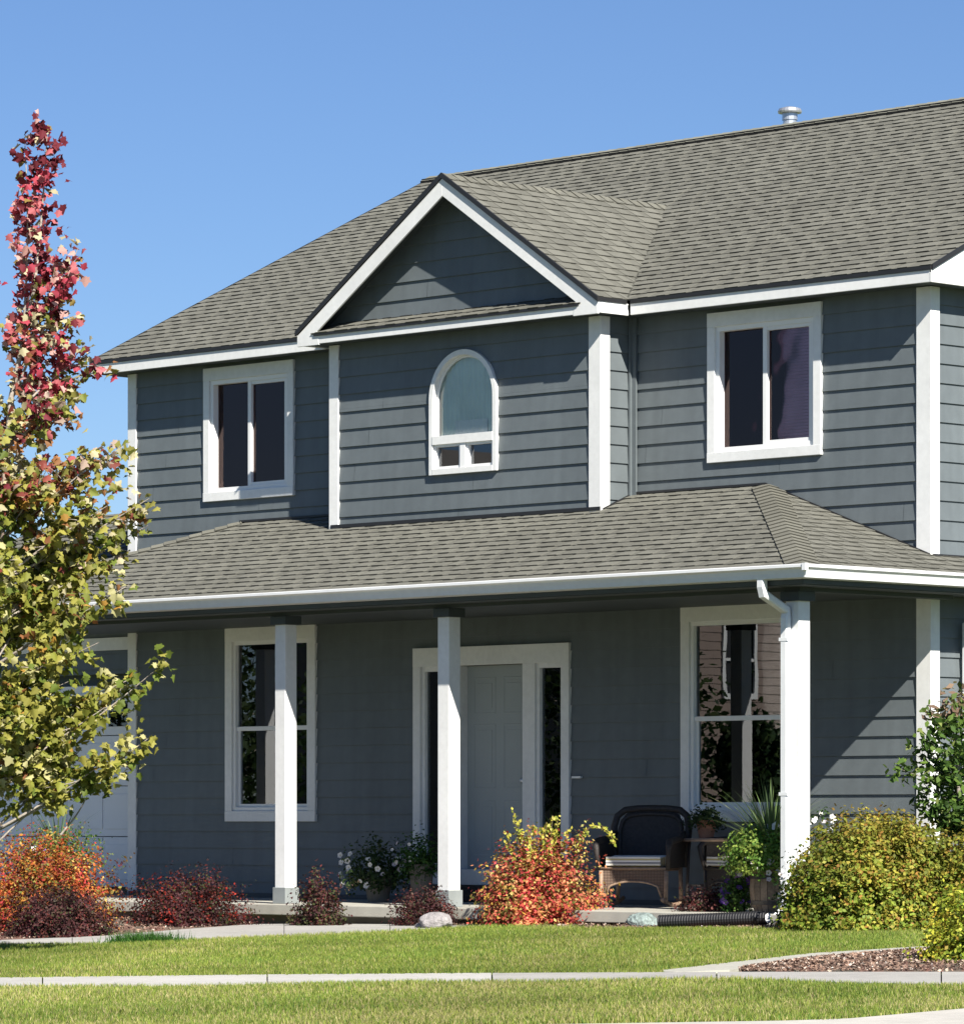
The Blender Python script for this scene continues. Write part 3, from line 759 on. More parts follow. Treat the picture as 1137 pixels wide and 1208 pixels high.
F = [(j*NR_+i, j*NR_+i+1, (j+1)*NR_+i+1, (j+1)*NR_+i) for j in range(ND_-1) for i in range(NR_-1)]
m = MB(); m.v = V; m.f = F; m.c = [(.075, .10, .025)] * len(F)
struct(m.build('ground', lawn_soil))
def loft(far, near, name, m_, lift=.02, cells=None, colf=None, skirt=.05, wv=None):
    """far/near: equal lists of world points; a thin slab following the ground"""
    mb = MB()
    for k in range(len(far) - 1):
        c = colf(k) if colf else (.45, .43, .39)
        a, b, c2, d = far[k], far[k + 1], near[k + 1], near[k]
        up = Vector((0, 0, lift)); dn = Vector((0, 0, -skirt))
        n_ = 3
        for q in range(n_):
            f0, f1 = q / n_, (q + 1) / n_
            P = [a.lerp(d, f0), b.lerp(c2, f0), b.lerp(c2, f1), a.lerp(d, f1)]
            P = [Vector((p.x, p.y, G(p.x, p.y) + lift)) for p in P]; mb.poly(P, c)
        mb.poly([a + up, b + up, b + dn, a + dn], c); mb.poly([d + up, c2 + up, c2 + dn, d + dn], c)
        mb.poly([a + up, d + up, d + dn, a + dn], c); mb.poly([b + up, c2 + up, c2 + dn, b + dn], c)
    return mb.build(name, m_)
def interp(pts, xs):
    xa = [p[0] for p in pts]; ya = [p[1] for p in pts]
    return np.interp(xs, xa, ya)
def strip(farp, nearp, x0, x1, n):
    xs = np.linspace(x0, x1, n)
    return [ground(x, y) for x, y in zip(xs, interp(farp, xs))], [ground(x, y) for x, y in zip(xs, interp(nearp, xs))]
SWF = [(-500, 1162), (0, 1155.5), (300, 1152), (500, 1150.5), (860, 1149), (1137, 1149), (1700, 1150)]
SWN = [(-500, 1176), (0, 1167), (300, 1163), (500, 1161), (860, 1158), (1137, 1164.5), (1700, 1176)]
def jointed(farp, nearp, x0, x1, step, name, base, sub=6, tones=None, lift=.012):
    xs = list(np.arange(x0, x1, step)); far, near, cols = [], [], []
    mb = MB()
    for k, x in enumerate(xs):
        t = base * (tones[k] if tones and k < len(tones) else R.uniform(.9, 1.06)); c = (t, t * .965, t * .89)
        g_ = step * .003
        f, n_ = strip(farp, nearp, x + g_, x + step - g_, sub)
        for i in range(sub - 1):
            for q in range(4):
                P = [f[i].lerp(n_[i], q/4), f[i+1].lerp(n_[i+1], q/4), f[i+1].lerp(n_[i+1], (q+1)/4), f[i].lerp(n_[i], (q+1)/4)]
                mb.poly([Vector((p.x, p.y, G(p.x, p.y) + lift)) for p in P], c)
            for e_ in (f, n_):
                mb.poly([e_[i] + Vector((0, 0, lift)), e_[i+1] + Vector((0, 0, lift)), e_[i+1] - Vector((0, 0, .05)), e_[i] - Vector((0, 0, .05))], c)
    return struct(mb.build(name, concrete))
jointed(SWF, SWN, -480, 1640, 265, 'sidewalk', .40, 10, [1, 1, 1.06, 1.04, .80, .84, .88, 1.0])
FWF = [(-300, 1119), (0, 1111), (120, 1106), (210, 1098.5), (297, 1092), (440, 1091), (600, 1090)]
FWN = [(-300, 1126), (0, 1115.5), (120, 1113.7), (300, 1107), (440, 1100.5), (560, 1094), (600, 1092.5)]
jointed(FWF, FWN, -290, 590, 125, 'front_path', .36, 8)
EDF = [(780, 1147), (800, 1145), (860, 1138), (957, 1127), (1091, 1118.6), (1300, 1106)]
EDN = [(780, 1149), (800, 1149.5), (860, 1147), (957, 1133.5), (1091, 1121.5), (1300, 1109)]
f_, n_ = strip(EDF, EDN, 782, 1290, 40)
struct(loft(f_, n_, 'path_edging', concrete, .014, colf=lambda k: (.38, .37, .32)))
# kerb and road
f_ = []; n_ = []; o_ = []; g2 = []
for r in np.arange(-11, 11, .35):
    d = kerb_d(r)
    for lst, dd in ((f_, d + .0), (n_, d - kerb_w(r)), (o_, d - kerb_w(r) - .005), (g2, d - kerb_w(r) - .6)):
        x, y = W(r, dd); lst.append(Vector((x, y, G(x, y))))
struct(loft(f_, n_, 'kerb', concrete, .012, colf=lambda k: (.44, .42, .38), skirt=.3))
mb = MB()
for k in range(len(o_) - 1): mb.poly([p + Vector((0, 0, -.105)) for p in (o_[k], o_[k+1], g2[k+1], g2[k])], (.42, .4, .37))
struct(mb.build('kerb_gutter', concrete))
asph = mat('asphalt', (.052, .051, .05), .9, [(2, .1), (90, .3)], (120, .5, .006))
mb = MB(); rr = list(np.arange(-10.65, 10.7, .35))
for k in range(len(g2) - 1):
    r0, r1 = -11 + .35 * k, -11 + .35 * (k + 1)
    A, B = g2[k], g2[k+1]; Cc = W(r1, 12); Dd = W(r0, 12)
    mb.poly([A + Vector((0,0,-.11)), B + Vector((0,0,-.11)), Vector((Cc[0], Cc[1], G(*Cc) - .12)), Vector((Dd[0], Dd[1], G(*Dd) - .12))])
struct(mb.build('road', asph))
# mulch beds
def bed(farp, nearp, x0, x1, n, name, rows=8, bump=.05):
    xs = np.linspace(x0, x1, n); far = [ground(x, y) for x, y in zip(xs, interp(farp, xs))]; near = [ground(x, y) for x, y in zip(xs, interp(nearp, xs))]
    V = []; mb = MB()
    for q in range(rows + 1):
        for i in range(n):
            p = far[i].lerp(near[i], q / rows); e_ = math.sin(math.pi * min(1, max(0, q / rows))) * math.sin(math.pi * i / (n - 1)) ** .4
            V.append((p.x, p.y, G(p.x, p.y) + .006 + bump * e_ * R.uniform(.6, 1.1)))
    mb.v = V; mb.f = [(q*n+i, q*n+i+1, (q+1)*n+i+1, (q+1)*n+i) for q in range(rows) for i in range(n-1)]; mb.c = [(.15*R.uniform(.7,1.3), .095, .07) for _ in mb.f]
    o = mb.build(name, soil); stuff(o)
    # chips
    N = int(n * rows * 26); a = NP.rand(N); b = NP.rand(N); cen = []
    for i in range(N):
        u = a[i] * (n - 1); i0 = int(u); fx = u - i0; p = far[i0].lerp(far[min(i0+1, n-1)], fx).lerp(near[i0].lerp(near[min(i0+1, n-1)], fx), b[i])
        cen.append((p.x, p.y, G(p.x, p.y) + .012 + bump * math.sin(math.pi * b[i]) * math.sin(math.pi * a[i]) ** .4 + .012 * NP.rand()))
    return o, np.array(cen)
MP = [((.20, .125, .09), 5), ((.28, .18, .13), 4), ((.11, .065, .05), 3), ((.42, .32, .25), 2), ((.6, .53, .46), .8)]
def chips(cen, o):
    nn = NP.normal(size=(len(cen), 3)) * .5 + np.array([0, 0, 1])
    c = leafmesh('chips', cen, nn, NP.uniform(.015, .038, len(cen)), pick(MP, len(cen)), soil, o, aspect=.6); c['kind'] = 'stuff'
o, cen = bed([(870, 1146.5), (900, 1143.5), (957, 1134.5), (1091, 1122.5), (1300, 1110)], [(870, 1148), (1137, 1148), (1300, 1148)], 872, 1290, 60, 'mulch_bed'); chips(cen, o)
o['label'] = 'brown bark mulch bed between kerbed edging and sidewalk, lower right'; o['category'] = 'mulch'
o, cen = bed([(-300, 1094), (0, 1090), (150, 1086), (300, 1085.5)], [(-300, 1118), (0, 1110.5), (120, 1105.5), (210, 1098), (300, 1091)], -280, 300, 50, 'mulch_bed'); chips(cen, o)
o['label'] = 'dark mulch bed beneath the shrubs left of the front path'; o['category'] = 'mulch'
o, cen = bed([(460, 1083.5), (620, 1085.5), (900, 1088.5), (935, 1086), (1160, 1082), (1300, 1080)], [(460, 1092), (640, 1096), (800, 1096), (950, 1099), (1090, 1093), (1300, 1088)], 462, 1290, 70, 'mulch_bed', bump=.02); chips(cen, o)
o['label'] = 'long mulch bed along the porch slab edge'; o['category'] = 'mulch'

# ---- grass blades
def inband(px, py, farp, nearp, x0, x1, pad=0.):
    f = np.interp(px, [p[0] for p in farp], [p[1] for p in farp]); n_ = np.interp(px, [p[0] for p in nearp], [p[1] for p in nearp])
    return (px > x0) & (px < x1) & (py > f - pad) & (py < n_ + pad)
def Gv(x, y):
    x = np.clip(x, -16, 9); return .012 * (x + 3.5) - .022 * np.clip(-3.2 - y, 0, 16)
TOPF = [(-900, 1130), (-300, 1126), (0, 1115.5), (120, 1113.7), (300, 1107), (440, 1100.5), (560, 1095), (640, 1095.5), (800, 1096), (950, 1099.5), (1090, 1092.5), (1300, 1088), (1700, 1085)]
def grass(name, cond, density, label):
    N = int(density * 17 * 13.2); d = 22.9 + 18.7 * NP.rand(N) ** 1.0; r = (NP.rand(N) - .5) * .30 * d
    a = r - R0; b = d - D0; x = a * AX[0] + b * AX[1]; y = a * AY[0] + b * AY[1]; z = Gv(x, y)
    px = 568.5 + FPX * r / d; py = 966 + FPX * (1.0 - z) / d
    kd = np.array([kerb_d(q) for q in r])
    rag = .55 * np.sin(px * .31) * np.sin(px * .113 + 1) + .35 * np.sin(px * 1.3) + NP.normal(size=N) * .25
    ok = cond(px, py + rag) & (d > kd + .01 - .02 * np.abs(rag))
    x, y, z, d, px, py = x[ok], y[ok], z[ok], d[ok], px[ok], py[ok]; n = len(x)
    h = NP.uniform(.022, .048, n) * (1 + .25 * np.sin(x * 2.1) * np.sin(y * 1.7))
    lean = NP.normal(size=(n, 3)) * .42; lean[:, 2] = 1
    s = lambda a_, b_, c_: np.sin(x * a_ + b_) * np.sin(y * a_ * .83 + c_)
    lowf = 1 + .16 * s(.9, 1, 2) + .10 * s(2.3, .5, 1.4)
    pat = .5 + .5 * (.5 * s(1.3, 0, 1) + .3 * s(3.1, 2, .4) + .25 * s(7.3, 1, 3)) + NP.normal(size=n) * .22
    dry = np.clip((1113 + 0*px - 1150) * 0 + np.where(py > 1163, .32, .10) + (pat - .5) * .75, 0, 1)
    green = np.stack([.20 + .12 * pat, .27 + .09 * pat, .045 + .02 * pat], 1); deep = np.array([.09, .17, .025]); straw = np.array([.48, .42, .19])
    q = NP.rand(n)[:, None]; col = green * (.55 + .7 * NP.rand(n)[:, None])
    col = np.where(q < .22, deep * (.8 + .5 * NP.rand(n)[:, None]), col)
    isdry = NP.rand(n) < dry * .8
    col = np.where(isdry[:, None], straw * (.6 + .6 * NP.rand(n)[:, None]), col)
    col = col * lowf[:, None]
    hor = NP.normal(size=(n, 3)); hor[:, 2] *= .15
    ax = lean / np.linalg.norm(lean, axis=1)[:, None]
    nor = np.cross(ax, hor)
    cen = np.stack([x, y, z - .004], 1)
    o = leafmesh(name, cen, nor, h, col, foliage, shape=np.array([(-.5, 0), (.5, 0), (.35, .6), (.02, 1.)]), aspect=.16, axis=ax)
    stuff(o, label, 'grass')
inSW = lambda px, py: inband(px, py, SWF, SWN, -900, 1700, -.4)
topv = lambda px: np.interp(px, [p[0] for p in TOPF], [p[1] for p in TOPF])
edg = lambda px, py: (px > 782) & (py > np.interp(px, [p[0] for p in EDF], [p[1] for p in EDF]) + .4) & (py < 1152)
grass('lawn_grass', lambda px, py: (py > topv(px)) & (py < 1158) & ~inSW(px, py) & ~edg(px, py) & (py < np.interp(px, [p[0] for p in SWF], [p[1] for p in SWF]) + .5), 3600, 'bright green mown lawn between the front path and the sidewalk')
grass('verge_grass', lambda px, py: (py > np.interp(px, [p[0] for p in SWN], [p[1] for p in SWN]) - .4), 3600, 'yellowing grass verge between the sidewalk and the kerb')
# taller dark tuft
p = ground(172, 1113); N = 900; rr = NP.normal(size=(N, 2)) * np.array([.16, .05]); cen = np.stack([p.x + rr[:, 0]*.7 + rr[:, 1], p.y + rr[:, 0]*.7, np.full(N, p.z)], 1)
ax = NP.normal(size=(N, 3)) * .35; ax[:, 2] = 1
tag(leafmesh('grass_tuft', cen - np.array(p), np.cross(ax, NP.normal(size=(N, 3))), NP.uniform(.06, .13, N), pick([((.04, .12, .02), 2), ((.07, .17, .03), 1)], N), foliage, shape=BLD, aspect=.1, axis=ax), 'taller dark green grass tuft beside the front path', 'grass tuft').location = p

# ================================================================= PLANTS
def shrub(name, label, base, rx, rz, palette, nshoot, nleaf, leaf, cat='shrub', group=None, lumps=None, spread=.042, extra=None, ry=None, low=.08, tipcol=None, asp=.65, stick=.12):
    """shoots fan from the base to an uneven dome; leaves ride on the shoots"""
    ry = ry or rx; root = empty(name, base, label, cat, group)
    rng = np.random.RandomState(abs(hash(label)) % 99991 if False else sum(map(ord, label)) % 99991)
    ph = rng.uniform(0, 6.28, 6)
    th = rng.uniform(0, 2 * np.pi, nshoot); el = np.arcsin(rng.uniform(-.15, 1, nshoot))
    env = 1 + .13 * np.sin(3 * th + ph[0]) * np.cos(2 * el + ph[1]) + .10 * np.sin(5 * th + ph[2] + 3 * el) + .07 * np.sin(9 * th + ph[3]) + rng.normal(size=nshoot) * stick * .5
    lng = rng.rand(nshoot) < .12; env = env * np.where(lng, 1 + stick * .7, 1) * rng.uniform(.85, 1.0, nshoot) ** .7
    if low == .02: env = 1 + (env - 1) * .5
    tip = np.stack([rx * env * np.cos(th) * np.cos(el), ry * env * np.sin(th) * np.cos(el), rz * (low + (1 - low) * env * np.clip(np.sin(el), -.1, 1))], 1)
    st = np.stack([rx * .2 * np.cos(th), ry * .2 * np.sin(th), np.full(nshoot, .01)], 1) * rng.uniform(.1, 1, nshoot)[:, None]
    per = max(1, int(nleaf * 1.5) // nshoot)
    t = rng.uniform(.25, 1.0, (nshoot, per)) ** .62
    mid = st * .45 + tip * .45; mid[:, 2] = tip[:, 2] * .62
    t3 = t[:, :, None]
    P = (1 - t3) ** 2 * st[:, None] + 2 * t3 * (1 - t3) * mid[:, None] + t3 ** 2 * tip[:, None]
    P = P + rng.normal(size=P.shape) * spread * (.4 + .6 * (1 - t3 * .5))
    P[:, :, 2] = np.abs(P[:, :, 2]) + .01
    tone = pick(palette, nshoot, rng); tone2 = pick(palette, nshoot * per, rng).reshape(nshoot, per, 3)
    colr = np.where(rng.rand(nshoot, per, 1) < .62, tone[:, None], tone2) * rng.uniform(.7, 1.25, (nshoot, per, 1))
    q_ = P / np.array([rx, ry, rz]); fld = np.sin(4.1 * q_[..., 0] + ph[4]) * np.sin(3.7 * q_[..., 1] + ph[5]) + .8 * np.sin(9 * q_[..., 0] + 5 * q_[..., 2] + ph[1]) * np.sin(8 * q_[..., 1] - 6 * q_[..., 2] + ph[0])
    fld = np.clip(fld, -1, 1)[..., None]; colr = colr * (1 + .30 * fld) * np.where(fld > 0, 1, np.array([.80, 1.12, 1.0]) * -fld + (1 + fld))
    if tipcol is not None:
        hh = np.clip(P[:, :, 2:3] / rz, 0, 1); colr = colr * (1 - tipcol[1] * hh) + np.array(tipcol[0]) * tipcol[1] * hh * rng.uniform(.6, 1.3, (nshoot, per, 1))
    out = P / np.array([rx, ry, rz]); nor = out + rng.normal(size=P.shape) * .75 + np.array([0, 0, .3])
    leafmesh('foliage', P.reshape(-1, 3), nor.reshape(-1, 3), rng.uniform(.75, 1.35, nshoot * per) * leaf * 1.15, colr.reshape(-1, 3), foliage, root, aspect=asp)
    mb = MB()
    for i in range(0, nshoot, max(1, nshoot // 36)):
        pts = [Vector(st[i]), Vector(st[i]).lerp(Vector(mid[i]), .6), Vector(mid[i]).lerp(Vector(tip[i]), .4), Vector(tip[i]) * .80]
        mb.tube(pts, [.008, .006, .005, .002], 4)
    mb.build('branches', stemm, root)
    if extra: extra(root, rng)
    return root
BARB = [((.075, .022, .024), 5), ((.045, .016, .018), 4), ((.13, .035, .03), 2), ((.10, .06, .045), 2), ((.05, .055, .02), 1)]
shrub('barberry_bush', 'wide dark maroon barberry at the far left below the orange shrub', stand(72, 40.3), .52, .46, BARB, 520, 8000, .023, 'shrub', 'dark barberry shrubs')
shrub('barberry_bush', 'maroon barberry with scarlet patches left of the first porch post', stand(222, 42.6), .62, .50, BARB[:3] + [((.32, .03, .02), 1.4), ((.06, .06, .02), 2)], 560, 9500, .023, 'shrub', 'dark barberry shrubs', stick=.2)
shrub('barberry_bush', 'sparse leggy dark barberry standing between the first and second porch posts', stand(376, 41.9), .27, .47, BARB + [((.08, .08, .03), 3)], 170, 2400, .025, 'shrub', 'dark barberry shrubs', stick=.3)
shrub('barberry_bush', 'small dark barberry at the foot of the second porch post behind the pale boulder', stand(500, 41.2), .31, .36, BARB, 260, 3600, .022, 'shrub', 'dark barberry shrubs')
shrub('barberry_bush', 'low maroon barberry between the rocking chair and the barrel planter', stand(833, 39.9), .32, .34, BARB, 260, 3800, .022, 'shrub', 'dark barberry shrubs')
ORG = [((.46, .11, .03), 5), ((.52, .22, .04), 3), ((.42, .05, .045), 3), ((.52, .36, .10), 1.5), ((.20, .19, .04), 2.2), ((.24, .07, .03), 3)]
RED = [((.50, .09, .06), 4), ((.60, .24, .11), 4), ((.60, .42, .14), 1.6), ((.42, .05, .055), 4), ((.20, .16, .04), 2), ((.5, .30, .06), 1.5)]
shrub('orange_shrub', 'large flame orange shrub at the far left in front of the garage door', stand(52, 41.3), .70, .93, ORG, 800, 16000, .027, 'shrub', tipcol=None, stick=.18)
def spikes(root, rng):
    cen = []; mb = MB()
    defs = [(-.24, 1.06, -.1), (-.20, .98, -.05), (-.12, .92, -.13), (-.06, .95, -.1), (.02, .90, .05), (.12, 1.02, -.14), (.17, 1.0, -.04), (.26, .90, .02), (-.30, .86, -.1), (.06, .96, -.2)]
    e1 = Vector((AX[0], AY[0], 0)); e2 = Vector((AX[1], AY[1], 0))
    for a, h, b in defs:
        b0 = e1 * a * .6 + e2 * b + Vector((0, 0, .45)); tp = e1 * a + e2 * b * 1.4 + Vector((0, 0, h)); pts = [b0.lerp(tp, k / 5) for k in range(6)]
        mb.tube(pts, .004, 4)
        for k in range(60): q = b0.lerp(tp, .2 + .8 * rng.rand()); cen.append(tuple(q + Vector(rng.normal(size=3)) * .014))
    pts = [e1 * .35 + Vector((0, 0, .70)), e1 * .40 + Vector((0, 0, .84)), e1 * .47 + Vector((0, 0, .92)), e1 * .56 + Vector((0, 0, .93)), e1 * .64 + Vector((0, 0, .86)), e1 * .69 + Vector((0, 0, .76))]
    mb.tube(pts, .005, 4)
    for k in range(130):
        u = rng.rand() * 4.99; i = int(u); q = pts[i].lerp(pts[i+1], u - i); cen.append(tuple(q + Vector(rng.normal(size=3)) * .014))
    cen = np.array(cen); n_ = len(cen)
    s = mb.build('shoots', stemm, root)
    leafmesh('foliage', cen, rng.normal(size=(n_, 3)) + np.array([.6, -.4, .5]), rng.uniform(.03, .05, n_), pick([((.50, .46, .07), 3), ((.55, .50, .12), 2), ((.25, .30, .04), 2)], n_, rng), foliage, s)
shrub('red_orange_shrub', 'round coral red and orange shrub with yellow shoots before the front door', stand(636, 40.7), .60, .80, RED, 760, 15000, .029, 'shrub', extra=spikes, stick=.16, low=.03)
HED = [((.24, .20, .03), 3), ((.19, .26, .032), 8), ((.33, .30, .045), 3), ((.30, .16, .04), 2), ((.12, .17, .025), 4), ((.38, .37, .06), 2)]
shrub('spirea_bush', 'big rounded bronze and green spirea beside the corner post, under the side wall', stand(1040, 37.2), .86, .98, HED, 2000, 44000, .031, 'shrub', 'bronze spirea bushes', stick=.10, tipcol=((.32, .16, .035), .30), low=.02, spread=.035)
shrub('spirea_bush', 'bronze spirea cut by the right picture edge below the small tree', stand(1168, 36.8), .60, .84, HED, 1100, 18000, .034, 'shrub', 'bronze spirea bushes', stick=.10, tipcol=((.26, .13, .03), .3), low=.02, spread=.035)
YEL = [((.44, .44, .045), 5), ((.55, .50, .07), 4), ((.24, .28, .03), 3), ((.42, .26, .04), 2), ((.10, .13, .02), 2)]
shrub('golden_shrub', 'golden yellow shrub in the mulch bed at the lower right edge', ground(1150, 1139), .36, .56, YEL, 420, 8000, .026, 'shrub', stick=.14, low=.0)
# white flowered low plant by the corner post
def blooms(root, rng, n, cfun, size, pal, nm='flower'):
    for k in range(n):
        c = Vector(cfun(rng)); nn = (Vector(rng.normal(size=3)) * .5 + Vector((.6, -.7, .5))).normalized(); base = pick(pal, 1, rng)[0]
        a = nn.orthogonal().normalized(); b = nn.cross(a); s = size * rng.uniform(.8, 1.2); mb = MB(); cl = tuple(base)
        pts = []
        for q in range(20):
            t = 2 * math.pi * q / 20; r_ = s * .5 * (1 + .12 * math.cos(5 * t)); pts.append(c + (a * math.cos(t) + b * math.sin(t)) * r_ + nn * (.16 * s + .02 * s * math.sin(5 * t)))
        for q in range(20):
            mb.poly([c, pts[q], pts[(q + 1) % 20]], cl if q % 4 else tuple(x * .88 for x in cl))
        cc = c + nn * .05 * s; mb.poly([cc + nn * .05 * s + (a * math.cos(i) + b * math.sin(i)) * s * .1 for i in (0, 1.05, 2.1, 3.14, 4.2, 5.2)], (.45, .40, .10))
        mb.build(nm, petal, root)
WH = [((.82, .80, .78), 3), ((.75, .66, .70), 1)]
GRN = [((.045, .10, .02), 4), ((.08, .15, .03), 3), ((.03, .06, .015), 3), ((.13, .20, .05), 1)]
DG = [((.022, .045, .014), 4), ((.04, .07, .02), 3), ((.07, .10, .03), 1)]
shrub('white_flowering_plant', 'dark leaved low plant with small white blooms at the corner post foot', stand(955, 37.9), .30, .62, DG, 200, 3000, .030, 'plant',
      extra=lambda r_, g: blooms(r_, g, 46, lambda q: (lambda t, u: (.27*math.cos(t), .27*math.sin(t), .12 + .48*u))(q.uniform(0, 6.28), q.rand()), .030, WH), stick=.2)
shrub('white_flowering_plant', 'taller plant with white blooms showing right of the corner post', stand(968, 38.9), .12, .98, GRN, 90, 1100, .032, 'plant',
      extra=lambda r_, g: blooms(r_, g, 12, lambda q: (q.uniform(-.14, .14), q.uniform(-.14, .14), q.uniform(.80, 1.0)), .042, WH), stick=.2)

# potted plants
terra = mat('terracotta', (.32, .14, .08), .85, [(10, .15)])
claypot = mat('weathered_clay', (.17, .15, .12), .85, [(10, .2)])
def potted(name, label, base, pr, ph_, potm, rx, rz, pal, ns, nl, leaf, extra=None, group=None, stick=.15):
    root = empty(name, base, label, 'potted plant', group)
    m = MB(); m.lathe([(0, 0), (pr * .68, 0), (pr * .95, ph_ * .88), (pr * 1.06, ph_ * .88), (pr * 1.06, ph_), (pr * .93, ph_), (pr * .9, ph_ * .9), (0, ph_ * .9)], n=22); m.build('pot', potm, root, smooth=False)
    rng = np.random.RandomState(sum(map(ord, label))); ph = rng.uniform(0, 6, 3)
    th = rng.uniform(0, 6.283, ns); el = np.arcsin(rng.uniform(-.35, 1, ns)); env = 1 + .15 * np.sin(3*th+ph[0]) + rng.normal(size=ns) * stick
    tip = np.stack([rx*env*np.cos(th)*np.cos(el), rx*env*np.sin(th)*np.cos(el), ph_ * .9 + rz*env*np.sin(el)], 1)
    per = nl // ns; t = rng.uniform(.2, 1, (ns, per, 1)) ** .7; st = np.array([0, 0, ph_ * .9]); P = st + (tip[:, None] - st) * t + rng.normal(size=(ns, per, 3)) * .03
    tone = pick(pal, ns, rng)[:, None] * rng.uniform(.7, 1.3, (ns, per, 1))
    leafmesh('foliage', P.reshape(-1, 3), (P - st + rng.normal(size=P.shape) * .2 + np.array([0, 0, .05])).reshape(-1, 3), rng.uniform(.7, 1.3, ns*per) * leaf, tone.reshape(-1, 3), foliage, root, aspect=.6)
    if extra: extra(root, rng)
    return root
FL = .1655
def onfloor(px, Y):                               # porch floor spot under a sight line
    d = 40.
    for i in range(20):
        x, y = W((px - 568.5) / FPX * d, d); d += (Y - y) / AY[1] * .7
    return Vector((x, y, FL))
potted('potted_petunias', 'clay pot of white petunias on the porch between the first two posts', onfloor(446, -.85), .15, .24, claypot, .40, .42, DG, 130, 2400, .04,
       lambda r_, g: blooms(r_, g, 22, lambda q: (lambda t: (.34*math.cos(t), .34*math.sin(t) - .05, q.uniform(.16, .50)))(q.uniform(-2.6, .9)), .055, WH))
potted('potted_fern', 'green leafy plant in a tall pot behind the second porch post', onfloor(497, -.75), .13, .38, claypot, .26, .34, [((.03, .08, .015), 3), ((.05, .12, .02), 2)], 110, 2000, .035,
       lambda r_, g: blooms(r_, g, 7, lambda q: (q.uniform(-.2, .2), -.22, q.uniform(.35, .6)), .035, WH))
def blades(root, rng, n, z0, L, pal, spread=1.0, wd=.05, nm='blades'):
    mb = MB()
    for k in range(n):
        t = rng.uniform(0, 6.283); lean = rng.uniform(.15, 1.0) * spread; l_ = L * rng.uniform(.7, 1.1); c = tuple(pick(pal, 1, rng)[0] * rng.uniform(.7, 1.3))
        d = Vector((math.cos(t), math.sin(t), 0)); pts = []
        for i in range(6):
            s_ = i / 5; pts.append(Vector((0, 0, z0)) + d * (l_ * s_ * lean * (.6 + .4 * s_)) + Vector((0, 0, l_ * (s_ - .42 * lean * s_ * s_))))
        sd = Vector((-d.y, d.x, 0))
        for i in range(5):
            w0, w1 = .0085 * (1 - (i / 5) ** 2), .0085 * (1 - ((i + 1) / 5) ** 2)
            mb.poly([pts[i] - sd*w0, pts[i] + sd*w0, pts[i+1] + sd*w1, pts[i+1] - sd*w1], c)
    return mb.build(nm, foliage, root)
# barrel planter near the corner post
bp_ = empty('barrel_planter', onfloor(910, -1.72), 'wooden half barrel planter overflowing with spiky grass and white flowers', 'planter')
m = MB(); prof = [(.150, 0), (.185, .10), (.197, .22), (.185, .34), (.172, .43)]
woodm = mat('barrel_wood', attr=True, rough=.75, noise=[(12, .2), (60, .2)])
for q in range(18):
    t0, t1 = 2*math.pi*q/18 + .012, 2*math.pi*(q+1)/18 - .012; f = R.uniform(.75, 1.25); c = (.24*f, .17*f, .115*f)
    for (ra, za), (rb, zb_) in zip(prof, prof[1:]):
        m.poly([(ra*math.cos(t0), ra*math.sin(t0), za), (ra*math.cos(t1), ra*math.sin(t1), za), (rb*math.cos(t1), rb*math.sin(t1), zb_), (rb*math.cos(t0), rb*math.sin(t0), zb_)], c)
m.lathe([(.148, .0), (.18, .10), (.19, .22), (.18, .34), (.165, .43), (.15, .43), (.15, .38), (0, .38)], n=18, col=(.03, .02, .015)); m.build('barrel', woodm, bp_)
for za, zb_, ra, rb in ((.07, .105, .177, .189), (.30, .335, .193, .188), (.395, .42, .180, .176)):
    m = MB(); m.lathe([(ra + .003, za), (rb + .003, zb_)], n=30); m.build('hoop', mat('hoop_iron', (.09, .08, .075), .5, [(9, .3)], metal=.5), bp_)
rng = np.random.RandomState(5)
blades(bp_, rng, 190, .42, .88, [((.10, .16, .07), 3), ((.16, .24, .08), 2), ((.30, .34, .16), 1)], 1.0)
ns, per = 300, 28; th = rng.uniform(0, 6.28, ns); el = np.arcsin(rng.uniform(-.5, .9, ns)); tip = np.stack([-.05+.37*np.cos(th)*np.cos(el), -.04+.37*np.sin(th)*np.cos(el), .48 + .33*np.sin(el)], 1)
t = rng.uniform(.3, 1, (ns, per, 1)) ** .6; st = np.array([0, 0, .42]); P = st + (tip[:, None] - st) * t + rng.normal(size=(ns, per, 3)) * .03
leafmesh('foliage', P.reshape(-1, 3), (P - st + rng.normal(size=P.shape) * .2).reshape(-1, 3), rng.uniform(.025, .045, ns*per), (pick([((.13, .25, .04), 4), ((.28, .36, .07), 3), ((.07, .13, .02), 2)], ns, rng)[:, None] * rng.uniform(.7, 1.2, (ns, per, 1))).reshape(-1, 3), foliage, bp_)
blooms(bp_, rng, 26, lambda q: (lambda t, e: (.29*math.cos(t), .29*math.sin(t), .40 + .2*e))(q.uniform(-2.4, 1.0), q.uniform(-.6, 1)), .05, WH)
blooms(bp_, rng, 6, lambda q: (q.uniform(-.05, .2), q.uniform(-.25, 0), q.uniform(.62, .86)), .07, WH)
# purple petunias hanging by the barrel
shrub('purple_petunias', 'trailing purple petunias at the left side of the barrel planter', onfloor(868, -1.78), .12, .36, GRN, 80, 900, .03, 'plant',
      extra=lambda r_, g: blooms(r_, g, 34, lambda q: (lambda t, u: (.12*math.cos(t), .12*math.sin(t), .04 + .32*u))(q.uniform(0, 6.28), q.rand()), .05, [((.16, .07, .36), 3), ((.24, .10, .42), 2)]))
